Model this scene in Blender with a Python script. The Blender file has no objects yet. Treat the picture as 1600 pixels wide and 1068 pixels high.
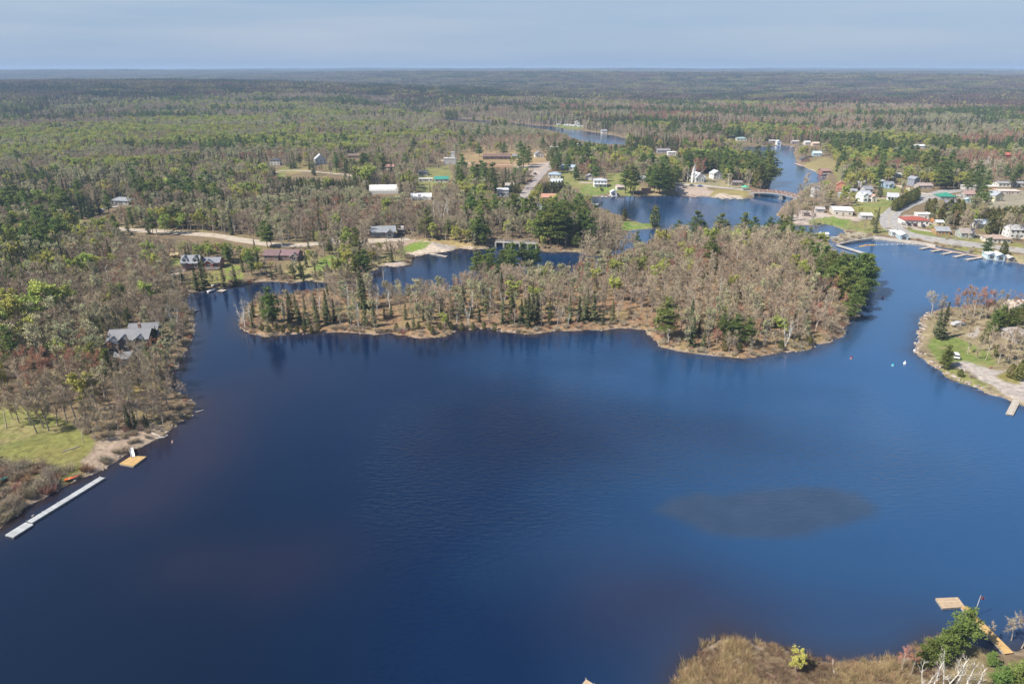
import bpy, math, random
import numpy as np
from mathutils import Vector, Matrix

# ------------------------------------------------------------------ camera, sky, sun, exposure
S = bpy.context.scene
COL = S.collection
H = 100.0                                    # drone height above the lake, metres
FPX = 1600 * 24 / 36.0                       # focal length in photo pixels
PITCH = math.atan((534 - 106.5) / FPX)
CP, SP = math.cos(PITCH), math.sin(PITCH)
cam_d = bpy.data.cameras.new('camera'); cam_d.lens = 24; cam_d.sensor_width = 36
cam_d.clip_start = 0.5; cam_d.clip_end = 200000
cam = bpy.data.objects.new('camera', cam_d); COL.objects.link(cam)
cam.location = (0, 0, H); cam.rotation_euler = (math.pi / 2 - PITCH, 0, 0)
S.camera = cam

SUN_EL, SUN_AZ = math.radians(48), math.radians(-112)     # azimuth measured from +Y towards +X: left, slightly behind
sd_ = bpy.data.lights.new('sun', 'SUN'); sd_.energy = 5.0; sd_.angle = math.radians(0.6); sd_.color = (1.0, 0.92, 0.80)
sun = bpy.data.objects.new('sun', sd_); COL.objects.link(sun)
sv = Vector((math.sin(SUN_AZ) * math.cos(SUN_EL), math.cos(SUN_AZ) * math.cos(SUN_EL), math.sin(SUN_EL)))
sun.rotation_euler = sv.to_track_quat('Z', 'Y').to_euler()
sun.location = (0, 0, 300)

W = bpy.data.worlds.new('World'); S.world = W; W.use_nodes = True
nt = W.node_tree; nt.nodes.clear()
def N(tree, typ, **kw):
    n = tree.nodes.new(typ)
    for k, v in kw.items(): setattr(n, k, v)
    return n
wo = N(nt, 'ShaderNodeOutputWorld'); bg = N(nt, 'ShaderNodeBackground'); bg.inputs['Strength'].default_value = 0.075
sky = N(nt, 'ShaderNodeTexSky', sky_type='NISHITA'); sky.sun_disc = False
sky.sun_elevation = SUN_EL; sky.sun_rotation = SUN_AZ
sky.altitude = 300; sky.air_density = 1.0; sky.dust_density = 0.6; sky.ozone_density = 2.0
tc = N(nt, 'ShaderNodeTexCoord')
mp = N(nt, 'ShaderNodeMapping'); mp.inputs['Scale'].default_value = (1.0, 1.0, 12.0); mp.inputs['Rotation'].default_value = (0.10, 0.06, 0)
nz = N(nt, 'ShaderNodeTexNoise'); nz.inputs['Scale'].default_value = 1.9; nz.inputs['Detail'].default_value = 5; nz.inputs['Roughness'].default_value = 0.5
rp = N(nt, 'ShaderNodeMapRange'); rp.inputs['From Min'].default_value = 0.36; rp.inputs['From Max'].default_value = 0.74
rp.inputs['To Min'].default_value = 0.0; rp.inputs['To Max'].default_value = 1.0
# thin high veil: a milky blue layer, thicker towards the horizon, with soft streaks of cloud in it
sep = N(nt, 'ShaderNodeSeparateXYZ')
vr = N(nt, 'ShaderNodeMapRange'); vr.inputs['From Min'].default_value = 0.0; vr.inputs['From Max'].default_value = 0.36
vr.inputs['To Min'].default_value = 0.85; vr.inputs['To Max'].default_value = 0.06
mv = N(nt, 'ShaderNodeMix', data_type='RGBA'); mv.inputs['B'].default_value = (2.4, 3.65, 5.8, 1)
mx = N(nt, 'ShaderNodeMix', data_type='RGBA'); mx.inputs['B'].default_value = (4.5, 5.15, 6.1, 1)
cm = N(nt, 'ShaderNodeMath', operation='MULTIPLY')
cr = N(nt, 'ShaderNodeMapRange'); cr.inputs['From Min'].default_value = 0.0; cr.inputs['From Max'].default_value = 0.09
cr.inputs['To Min'].default_value = 0.45; cr.inputs['To Max'].default_value = 1.0
L = nt.links.new
L(tc.outputs['Generated'], mp.inputs['Vector']); L(mp.outputs[0], nz.inputs['Vector']); L(nz.outputs['Fac'], rp.inputs['Value'])
L(tc.outputs['Generated'], sep.inputs[0]); L(sep.outputs['Z'], vr.inputs['Value']); L(sep.outputs['Z'], cr.inputs['Value'])
L(vr.outputs[0], mv.inputs['Factor']); L(sky.outputs[0], mv.inputs['A'])
cr2 = N(nt, 'ShaderNodeMapRange'); cr2.inputs['From Min'].default_value = 0.10; cr2.inputs['From Max'].default_value = 0.34; cr2.inputs['To Min'].default_value = 1.0; cr2.inputs['To Max'].default_value = 0.10
cm2 = N(nt, 'ShaderNodeMath', operation='MULTIPLY'); L(sep.outputs['Z'], cr2.inputs['Value']); L(cr.outputs[0], cm2.inputs[0]); L(cr2.outputs[0], cm2.inputs[1])
L(rp.outputs[0], cm.inputs[0]); L(cm2.outputs[0], cm.inputs[1])
L(cm.outputs[0], mx.inputs['Factor']); L(mv.outputs['Result'], mx.inputs['A'])
L(mx.outputs['Result'], bg.inputs['Color']); L(bg.outputs[0], wo.inputs[0])

S.view_settings.view_transform = 'Standard'; S.view_settings.look = 'None'
S.view_settings.exposure = 0.62; S.view_settings.gamma = 1.0; S.view_settings.use_curve_mapping = False
cy = S.cycles
cy.max_bounces = 4; cy.diffuse_bounces = 2; cy.glossy_bounces = 2; cy.transmission_bounces = 2; cy.volume_bounces = 0
cy.transparent_max_bounces = 8; cy.use_denoising = True; cy.caustics_reflective = False; cy.caustics_refractive = False

HAZE = 0.00013
rng = np.random.default_rng(7)
R = random.Random(11)

# ------------------------------------------------------------------ photo pixel -> place on the ground
def raydir(px, py):
    u = (np.asarray(px, float) - 800) / FPX; v = -(np.asarray(py, float) - 534) / FPX
    return u, CP + v * SP, -SP + v * CP
def P(px, py, z=0.0):
    dx, dy, dz = raydir(px, py); t = (z - H) / dz
    return np.stack([dx * t, dy * t], -1)
def PP(pts, z=0.0):
    a = np.array(pts, float); return P(a[:, 0], a[:, 1], z)
def project(x, y, z):
    Y = np.asarray(y); Z = np.asarray(z) - H
    dep = Y * CP - Z * SP; up = Y * SP + Z * CP
    dep = np.where(dep < 1, 1, dep)
    return 800 + FPX * np.asarray(x) / dep, 534 - FPX * up / dep, dep
def mpp(py):                                  # metres per photo pixel on the ground at this row
    _, _, dz = raydir(800, py); return float(-H / dz) / FPX

def hash2(ix, iy, seed):
    n = (ix.astype(np.int64) * 374761393 + iy.astype(np.int64) * 668265263 + seed * 1274126177) & 0x7fffffff
    n = ((n ^ (n >> 13)) * 1274126177) & 0x7fffffff
    n = ((n ^ (n >> 16)) * 60493) & 0x7fffffff
    return ((n ^ (n >> 15)) & 0xffff) / 65535.0
def vnoise(x, y, seed=0):
    x = np.asarray(x, float); y = np.asarray(y, float)
    ix = np.floor(x); iy = np.floor(y); fx = x - ix; fy = y - iy
    fx = fx * fx * (3 - 2 * fx); fy = fy * fy * (3 - 2 * fy)
    a = hash2(ix, iy, seed); b = hash2(ix + 1, iy, seed); c = hash2(ix, iy + 1, seed); d = hash2(ix + 1, iy + 1, seed)
    return (a + (b - a) * fx) + ((c + (d - c) * fx) - (a + (b - a) * fx)) * fy
def fbm(x, y, seed=0, o=3):
    s = 0; a = .5; t = 0
    for k in range(o):
        s = s + a * vnoise(x * 2 ** k + 17.3 * k, y * 2 ** k - 9.1 * k, seed + k); t += a; a *= .5
    return s / t
def sstep(a, b, x):
    t = np.clip((x - a) / (b - a), 0, 1); return t * t * (3 - 2 * t)
def inside(poly, x, y):
    x = np.asarray(x, float); y = np.asarray(y, float); r = np.zeros(x.shape, bool); n = len(poly)
    for i in range(n):
        x1, y1 = poly[i]; x2, y2 = poly[(i + 1) % n]
        if y1 == y2: continue
        c = ((y1 > y) != (y2 > y)) & (x < (x2 - x1) * (y - y1) / (y2 - y1) + x1)
        r ^= c
    return r
def edge_dist(poly, x, y, closed=True):
    best = np.full(np.shape(x), 1e12); n = len(poly)
    for i in range(n if closed else n - 1):
        x1, y1 = poly[i]; x2, y2 = poly[(i + 1) % n]
        ex, ey = x2 - x1, y2 - y1; l2 = ex * ex + ey * ey
        if l2 < 1e-9: continue
        t = np.clip(((x - x1) * ex + (y - y1) * ey) / l2, 0, 1)
        d = (x - x1 - t * ex) ** 2 + (y - y1 - t * ey) ** 2
        best = np.minimum(best, d)
    return np.sqrt(best)
def sdist(poly, x, y):                        # positive inside
    d = edge_dist(poly, x, y); return np.where(inside(poly, x, y), d, -d)

# ------------------------------------------------------------------ shorelines, traced on the photograph and carried to the water plane
MAIN = [(-260,1000),(-60,860),(0,829),(40,792),(90,765),(130,748),(150,740),(168,727),(190,714),(226,697),(252,684),(272,667),
 (300,648),(303,632),(286,616),(267,603),(264,588),(280,572),(290,558),(298,540),(302,520),(303,500),(301,487),(292,478),(288,468),
 (296,458),(330,454),(366,447),(392,442),(419,440),(445,441),(463,441),(487,439),(508,441),(530,440),(560,436),(578,425),(600,416),
 (622,418),(640,412),(648,400),(664,398),(700,392),(720,388),(740,391),(762,388),(775,378),(835,380),(842,392),(870,394),(905,394),(922,400),(942,399),(958,391),(967,380),
 (973,368),(985,360),(1002,358),(1020,357),(1032,354),(1024,350),(1004,349),(985,343),(960,333),(935,325),(921,316),(924,308),(958,306),(994,306),(1056,305),
 (1075,306),(1108,308),(1160,311),(1178,308),(1190,298),(1203,288),(1207,270),(1202,256),(1180,246),(1160,239),(1155,231),(1172,229),
 (1200,229),(1220,227),(1243,229),(1240,240),(1247,255),(1262,264),(1275,270),(1292,275),(1288,283),(1262,291),(1244,303),(1240,309),
 (1224,322),(1212,334),(1222,344),(1246,352),(1262,352),(1290,350),(1316,357),(1322,364),(1310,369),(1302,376),(1313,381),(1335,376),
 (1364,371),(1385,373),(1412,376),(1448,381),(1463,385),(1500,392),(1533,400),(1560,406),(1600,412),(1760,428),
 (1760,468),(1600,470),(1560,473),(1520,476),(1470,483),(1451,489),(1444,494),(1440,510),(1436,530),(1431,550),(1446,562),(1462,575),
 (1482,589),(1510,601),(1545,613),(1575,623),(1600,634),(1800,690),(1900,860),(1760,1000),(1640,1004),(1596,1014),(1560,1018),(1520,1003),(1478,998),(1446,1010),
 (1424,1024),(1388,1032),(1340,1036),(1290,1031),(1230,1016),(1170,1001),(1130,993),(1102,1004),(1078,1034),(1062,1066),(1040,1110),(1000,1300)]
MAIN_W = np.vstack([PP(MAIN), [(20, 20), (-40, -300), (-700, -300)]])
ISLAND = [(377,497),(376,506),(385,518),(410,527),(450,523),(500,520),(560,520),(610,523),(650,529),(698,526),(712,518),(760,514),(800,518),(835,522),
 (870,518),(920,515),(950,516),(985,512),(1012,516),(1018,530),(1035,542),(1070,550),(1110,555),(1160,560),(1200,556),(1250,548),(1290,538),
 (1315,525),(1324,510),(1338,492),(1350,472),(1352,450),(1346,430),(1322,408),(1300,396),(1270,386),(1232,380),(1190,377),(1150,377),(1080,376),(1040,376),
 (1000,384),(975,395),(945,407),(925,418),(900,428),(862,436),(820,436),(770,438),(735,446),(690,456),(650,462),(595,462),(572,448),(545,446),(520,446),(500,455),
 (460,460),(430,461),(400,468),(386,482)]
ISLAND_W = PP(ISLAND)
RIVER = [(600,168),(690,183),(768,189),(800,191.5),(836,196),(868,198),(884,201.5),(910,204.5),(935,208),(960,212),(976,216),(990,220),(984,227),(950,226),(925,222),
 (898,218),(884,210),(858,203),(830,200),(765,193),(690,187),(600,172)]
RIVER_W = PP(RIVER)
FARLAKE_W = PP([(1240,111.4),(1420,111.0),(1700,111.6),(1700,113.0),(1420,112.2),(1240,112.2)])

HILLS = [  # x, y, radius x, radius y, height
 (-820, 2300, 900, 650, 37), (-1900, 2600, 900, 800, 33), (300, 4200, 1500, 900, 40), (2200, 3600, 1500, 900, 43), (-600, 5200, 1800, 900, 45),
 (3500, 6000, 2500, 1500, 54), (-3800, 6500, 2500, 1500, 64), (900, 8000, 3000, 1500, 59), (-2500, 10500, 4000, 2000, 75), (5000, 10500, 4000, 2000, 78),
 (1100, 1900, 500, 500, 8), (2300, 2100, 800, 700, 19)]
def shore(x, y):
    """signed distance to the waterline: positive on land"""
    x = np.asarray(x, float); y = np.asarray(y, float)
    out = np.full(x.shape, 300.0)
    r = np.hypot(x, y); near = (r < 3200)
    xn, yn = x[near], y[near]
    m = sdist(MAIN_W, xn, yn); i = sdist(ISLAND_W, xn, yn); g = sdist(RIVER_W, xn, yn)
    w = np.minimum(m, -i)                     # inside the lake and off the island
    w = np.maximum(w, g)
    rn = r[near]
    k = np.where(rn < 250, 0.55, np.where(rn < 700, 1.1, 1.3))
    j = (fbm(xn / 7.0, yn / 7.0, 5, 3) - .5) * 4.2 * k + (fbm(xn / 1.8, yn / 1.8, 9, 2) - .5) * 1.0 * k
    out[near] = -w + j * np.clip(1 - np.abs(w) / 25, 0, 1)
    far = r > 6000
    if far.any():
        out[far] = np.where(inside(FARLAKE_W, x[far], y[far]), -30.0, 300.0)
    return out
def height(x, y, s=None):
    x = np.asarray(x, float); y = np.asarray(y, float)
    if s is None: s = shore(x, y)
    land = 0.06 + 0.75 * sstep(0, 3.0, s) + 0.9 * sstep(2, 16, s) + 1.6 * sstep(12, 90, s)
    land = land + sstep(2, 20, s) * (fbm(x / 30.0, y / 30.0, 3, 3) - .5) * 1.4
    isl = np.exp(-((x - 150) / 95.0) ** 2 - ((y - 335) / 52.0) ** 2) * 4.5
    land = land + isl * sstep(2, 30, s)
    hl = 0
    for hx, hy, rx, ry, hh in HILLS:
        hl = hl + hh * np.exp(-((x - hx) / rx) ** 2 - ((y - hy) / ry) ** 2)
    r = np.hypot(x, y)
    hl = hl + sstep(900, 4000, r) * (fbm(x / 900.0, y / 900.0, 21, 3) - .5) * 22
    hl = hl + sstep(9000, 26000, r) * 52
    land = land + hl * sstep(10, 120, s)
    return np.where(s > 0, land, -0.05 + np.maximum(s * 0.22, -4.0))
def G(px, py, it=5):
    """the ground point seen at a photo pixel"""
    px = np.asarray(px, float); py = np.asarray(py, float); z = np.zeros(px.shape)
    for _ in range(it):
        q = P(px, py, z); z = np.maximum(height(q[..., 0].reshape(-1), q[..., 1].reshape(-1)).reshape(px.shape), 0)
    q = P(px, py, z); return np.concatenate([q, z[..., None]], -1)
def G1(px, py): return G(np.array([px], float), np.array([py], float))[0]
def GP(pts):
    a = np.array(pts, float); return G(a[:, 0], a[:, 1])[:, :2]

# ------------------------------------------------------------------ materials
def new_mat(name):
    m = bpy.data.materials.new(name); m.use_nodes = True; m.node_tree.nodes.clear(); return m
_mc = {}
def mat(name, rgb, rough=0.75, var=0.10, scale=1.5, metal=0.0, spec=0.3):
    """painted or built surface: base colour with fine grain, plus roughness"""
    key = (name, rgb, rough, var, scale)
    if key in _mc: return _mc[key]
    m = new_mat(name); t = m.node_tree
    o = N(t, 'ShaderNodeOutputMaterial'); b = N(t, 'ShaderNodeBsdfPrincipled')
    b.inputs['Roughness'].default_value = rough; b.inputs['Metallic'].default_value = metal; b.inputs['Specular IOR Level'].default_value = spec
    c = N(t, 'ShaderNodeTexCoord'); n = N(t, 'ShaderNodeTexNoise'); n.inputs['Scale'].default_value = scale; n.inputs['Detail'].default_value = 4
    mr = N(t, 'ShaderNodeMapRange'); mr.inputs['From Min'].default_value = .3; mr.inputs['From Max'].default_value = .7
    mr.inputs['To Min'].default_value = 1 - var; mr.inputs['To Max'].default_value = 1 + var
    hs = N(t, 'ShaderNodeHueSaturation'); hs.inputs['Color'].default_value = (*rgb, 1)
    oi = N(t, 'ShaderNodeObjectInfo'); mo = N(t, 'ShaderNodeMapRange'); mo.inputs['To Min'].default_value = 1 - var * .9; mo.inputs['To Max'].default_value = 1 + var * .9; mm = N(t, 'ShaderNodeMath', operation='MULTIPLY')
    t.links.new(oi.outputs['Random'], mo.inputs['Value']); t.links.new(mr.outputs[0], mm.inputs[0]); t.links.new(mo.outputs[0], mm.inputs[1])
    t.links.new(c.outputs['Object'], n.inputs['Vector']); t.links.new(n.outputs['Fac'], mr.inputs['Value']); t.links.new(mm.outputs[0], hs.inputs['Value'])
    t.links.new(hs.outputs[0], b.inputs['Base Color']); t.links.new(b.outputs[0], o.inputs[0])
    _mc[key] = m; return m
def leaf_mat(name, rgb, var=0.3, hue=0.03, trans=0.25, attr=False):
    """foliage or twigs: every tree (and every instance) takes its own shade from its random number"""
    m = new_mat(name); t = m.node_tree
    o = N(t, 'ShaderNodeOutputMaterial'); d = N(t, 'ShaderNodeBsdfDiffuse'); hs = N(t, 'ShaderNodeHueSaturation')
    oi = N(t, 'ShaderNodeObjectInfo'); mr = N(t, 'ShaderNodeMapRange'); mh = N(t, 'ShaderNodeMapRange')
    mr.inputs['To Min'].default_value = 1 - var; mr.inputs['To Max'].default_value = 1 + var
    wn = N(t, 'ShaderNodeTexWhiteNoise', noise_dimensions='1D')
    mh.inputs['To Min'].default_value = .5 - hue; mh.inputs['To Max'].default_value = .5 + hue
    t.links.new(oi.outputs['Random'], mr.inputs['Value']); t.links.new(oi.outputs['Random'], wn.inputs['W']); t.links.new(wn.outputs['Value'], mh.inputs['Value'])
    t.links.new(mh.outputs[0], hs.inputs['Hue'])
    c = N(t, 'ShaderNodeTexCoord'); n = N(t, 'ShaderNodeTexNoise'); n.inputs['Scale'].default_value = .9; n.inputs['Detail'].default_value = 2
    m2 = N(t, 'ShaderNodeMapRange'); m2.inputs['From Min'].default_value = .3; m2.inputs['From Max'].default_value = .7
    m2.inputs['To Min'].default_value = .72; m2.inputs['To Max'].default_value = 1.28
    mu = N(t, 'ShaderNodeMath', operation='MULTIPLY')
    t.links.new(c.outputs['Object'], n.inputs['Vector']); t.links.new(n.outputs['Fac'], m2.inputs['Value'])
    t.links.new(mr.outputs[0], mu.inputs[0]); t.links.new(m2.outputs[0], mu.inputs[1]); t.links.new(mu.outputs[0], hs.inputs['Value'])
    if attr:
        at = N(t, 'ShaderNodeAttribute', attribute_name='tint'); t.links.new(at.outputs['Color'], hs.inputs['Color'])
    else: hs.inputs['Color'].default_value = (*rgb, 1)
    t.links.new(hs.outputs[0], d.inputs['Color'])
    if trans > 0:
        tr = N(t, 'ShaderNodeBsdfTranslucent'); mxs = N(t, 'ShaderNodeMixShader'); mxs.inputs[0].default_value = trans
        t.links.new(hs.outputs[0], tr.inputs['Color']); t.links.new(d.outputs[0], mxs.inputs[1]); t.links.new(tr.outputs[0], mxs.inputs[2]); t.links.new(mxs.outputs[0], o.inputs[0])
    else: t.links.new(d.outputs[0], o.inputs[0])
    return m

# ------------------------------------------------------------------ mesh building
class MB:
    def __init__(s): s.v = []; s.f = []; s.m = []
    def add(s, vs, fs, mi=0):
        b = len(s.v); s.v.extend(vs); s.f.extend([tuple(b + i for i in f) for f in fs]); s.m.extend([mi] * len(fs)); return s
    def box(s, x0, x1, y0, y1, z0, z1, mi=0):
        v = [(x0,y0,z0),(x1,y0,z0),(x1,y1,z0),(x0,y1,z0),(x0,y0,z1),(x1,y0,z1),(x1,y1,z1),(x0,y1,z1)]
        return s.add(v, [(0,3,2,1),(4,5,6,7),(0,1,5,4),(1,2,6,5),(2,3,7,6),(3,0,4,7)], mi)
    def prism(s, prof, axis, a, b, mi=0):
        """polygon profile extruded along an axis from a to b"""
        n = len(prof)
        def pt(p, t): return (t, p[0], p[1]) if axis == 'x' else ((p[0], t, p[1]) if axis == 'y' else (p[0], p[1], t))
        v = [pt(p, a) for p in prof] + [pt(p, b) for p in prof]
        f = [tuple(range(n - 1, -1, -1)), tuple(range(n, 2 * n))] + [(i, (i + 1) % n, n + (i + 1) % n, n + i) for i in range(n)]
        return s.add(v, f, mi)
    def tube(s, pts, rad, n=5, mi=0, cap=True):
        pts = [Vector(p) for p in pts]; rings = []
        b = len(s.v)
        for i, p in enumerate(pts):
            d = (pts[min(i + 1, len(pts) - 1)] - pts[max(i - 1, 0)])
            if d.length < 1e-6: d = Vector((0, 0, 1))
            d.normalize(); a = d.orthogonal().normalized() if abs(d.z) < .95 else Vector((1, 0, 0)); a = (a - d * a.dot(d)).normalized(); c = d.cross(a)
            r = rad[i] if hasattr(rad, '__len__') else rad
            for k in range(n):
                q = 2 * math.pi * k / n; s.v.append(tuple(p + (a * math.cos(q) + c * math.sin(q)) * r))
        for i in range(len(pts) - 1):
            for k in range(n):
                s.f.append((b + i * n + k, b + i * n + (k + 1) % n, b + (i + 1) * n + (k + 1) % n, b + (i + 1) * n + k)); s.m.append(mi)
        if cap:
            e = b + (len(pts) - 1) * n
            s.f.append(tuple(range(e, e + n))); s.m.append(mi); s.f.append(tuple(range(b + n - 1, b - 1, -1))); s.m.append(mi)
        return s
    def mesh(s, name, mats, smooth=False):
        me = bpy.data.meshes.new(name); me.from_pydata([tuple(map(float, q)) for q in s.v], [], s.f)
        for m in (mats if isinstance(mats, (list, tuple)) else [mats]): me.materials.append(m)
        if any(s.m): me.polygons.foreach_set('material_index', s.m)
        if smooth: me.polygons.foreach_set('use_smooth', [True] * len(me.polygons))
        me.update(); return me
def link(name, me, parent=None, loc=None, rz=None):
    o = bpy.data.objects.new(name, me); COL.objects.link(o)
    if parent is not None: o.parent = parent
    if loc is not None: o.location = loc
    if rz is not None: o.rotation_euler = (0, 0, rz)
    return o
def part(root, name, mb, m, smooth=False): return link(name, mb.mesh(name, m, smooth), root)
def tag(o, label, cat, group=None):
    o['label'] = label; o['category'] = cat
    if group: o['group'] = group
    return o
def thing(name, label, cat, loc, rz=0, group=None):
    o = link(name, None, None, loc, rz); o.empty_display_size = .5; return tag(o, label, cat, group)
def grid_mesh(name, verts, faces, mats, cols=None, smooth=True):
    me = bpy.data.meshes.new(name); nv, nf = len(verts), len(faces)
    me.vertices.add(nv); me.vertices.foreach_set('co', np.asarray(verts, np.float32).ravel())
    fl = np.asarray(faces, np.int32); k = fl.shape[1]
    me.loops.add(nf * k); me.loops.foreach_set('vertex_index', fl.ravel())
    me.polygons.add(nf); me.polygons.foreach_set('loop_start', np.arange(0, nf * k, k, dtype=np.int32)); me.polygons.foreach_set('loop_total', np.full(nf, k, np.int32))
    me.polygons.foreach_set('use_smooth', np.full(nf, smooth))
    for m in mats: me.materials.append(m)
    me.update(calc_edges=True)
    if cols is not None:
        a = me.color_attributes.new('tint', 'FLOAT_COLOR', 'POINT')
        a.data.foreach_set('color', np.concatenate([cols, np.ones((nv, 1))], 1).astype(np.float32).ravel())
    return me

# ------------------------------------------------------------------ the ground: one sheet, fine where the photograph sees it close, out to the horizon
ys = np.concatenate([np.arange(1130, 600, -2.6), np.arange(600, 126, -1.75)])
rad = -P(np.full(ys.shape, 800.), ys)[:, 1] * -1
rad = np.concatenate([np.linspace(3, rad[0] - 4, 14), rad, np.geomspace(rad[-1] * 1.03, 90000, 56)])
az = np.radians(np.concatenate([np.linspace(-180, -52, 24)[:-1], np.linspace(-52, 52, 800), np.linspace(52, 180, 24)[1:]]))
RR, AA = np.meshgrid(rad, az, indexing='ij')
gx, gy = (RR * np.sin(AA)).ravel(), (RR * np.cos(AA)).ravel()
gs = shore(gx, gy); gz = height(gx, gy, gs)
nr, na = RR.shape

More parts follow.
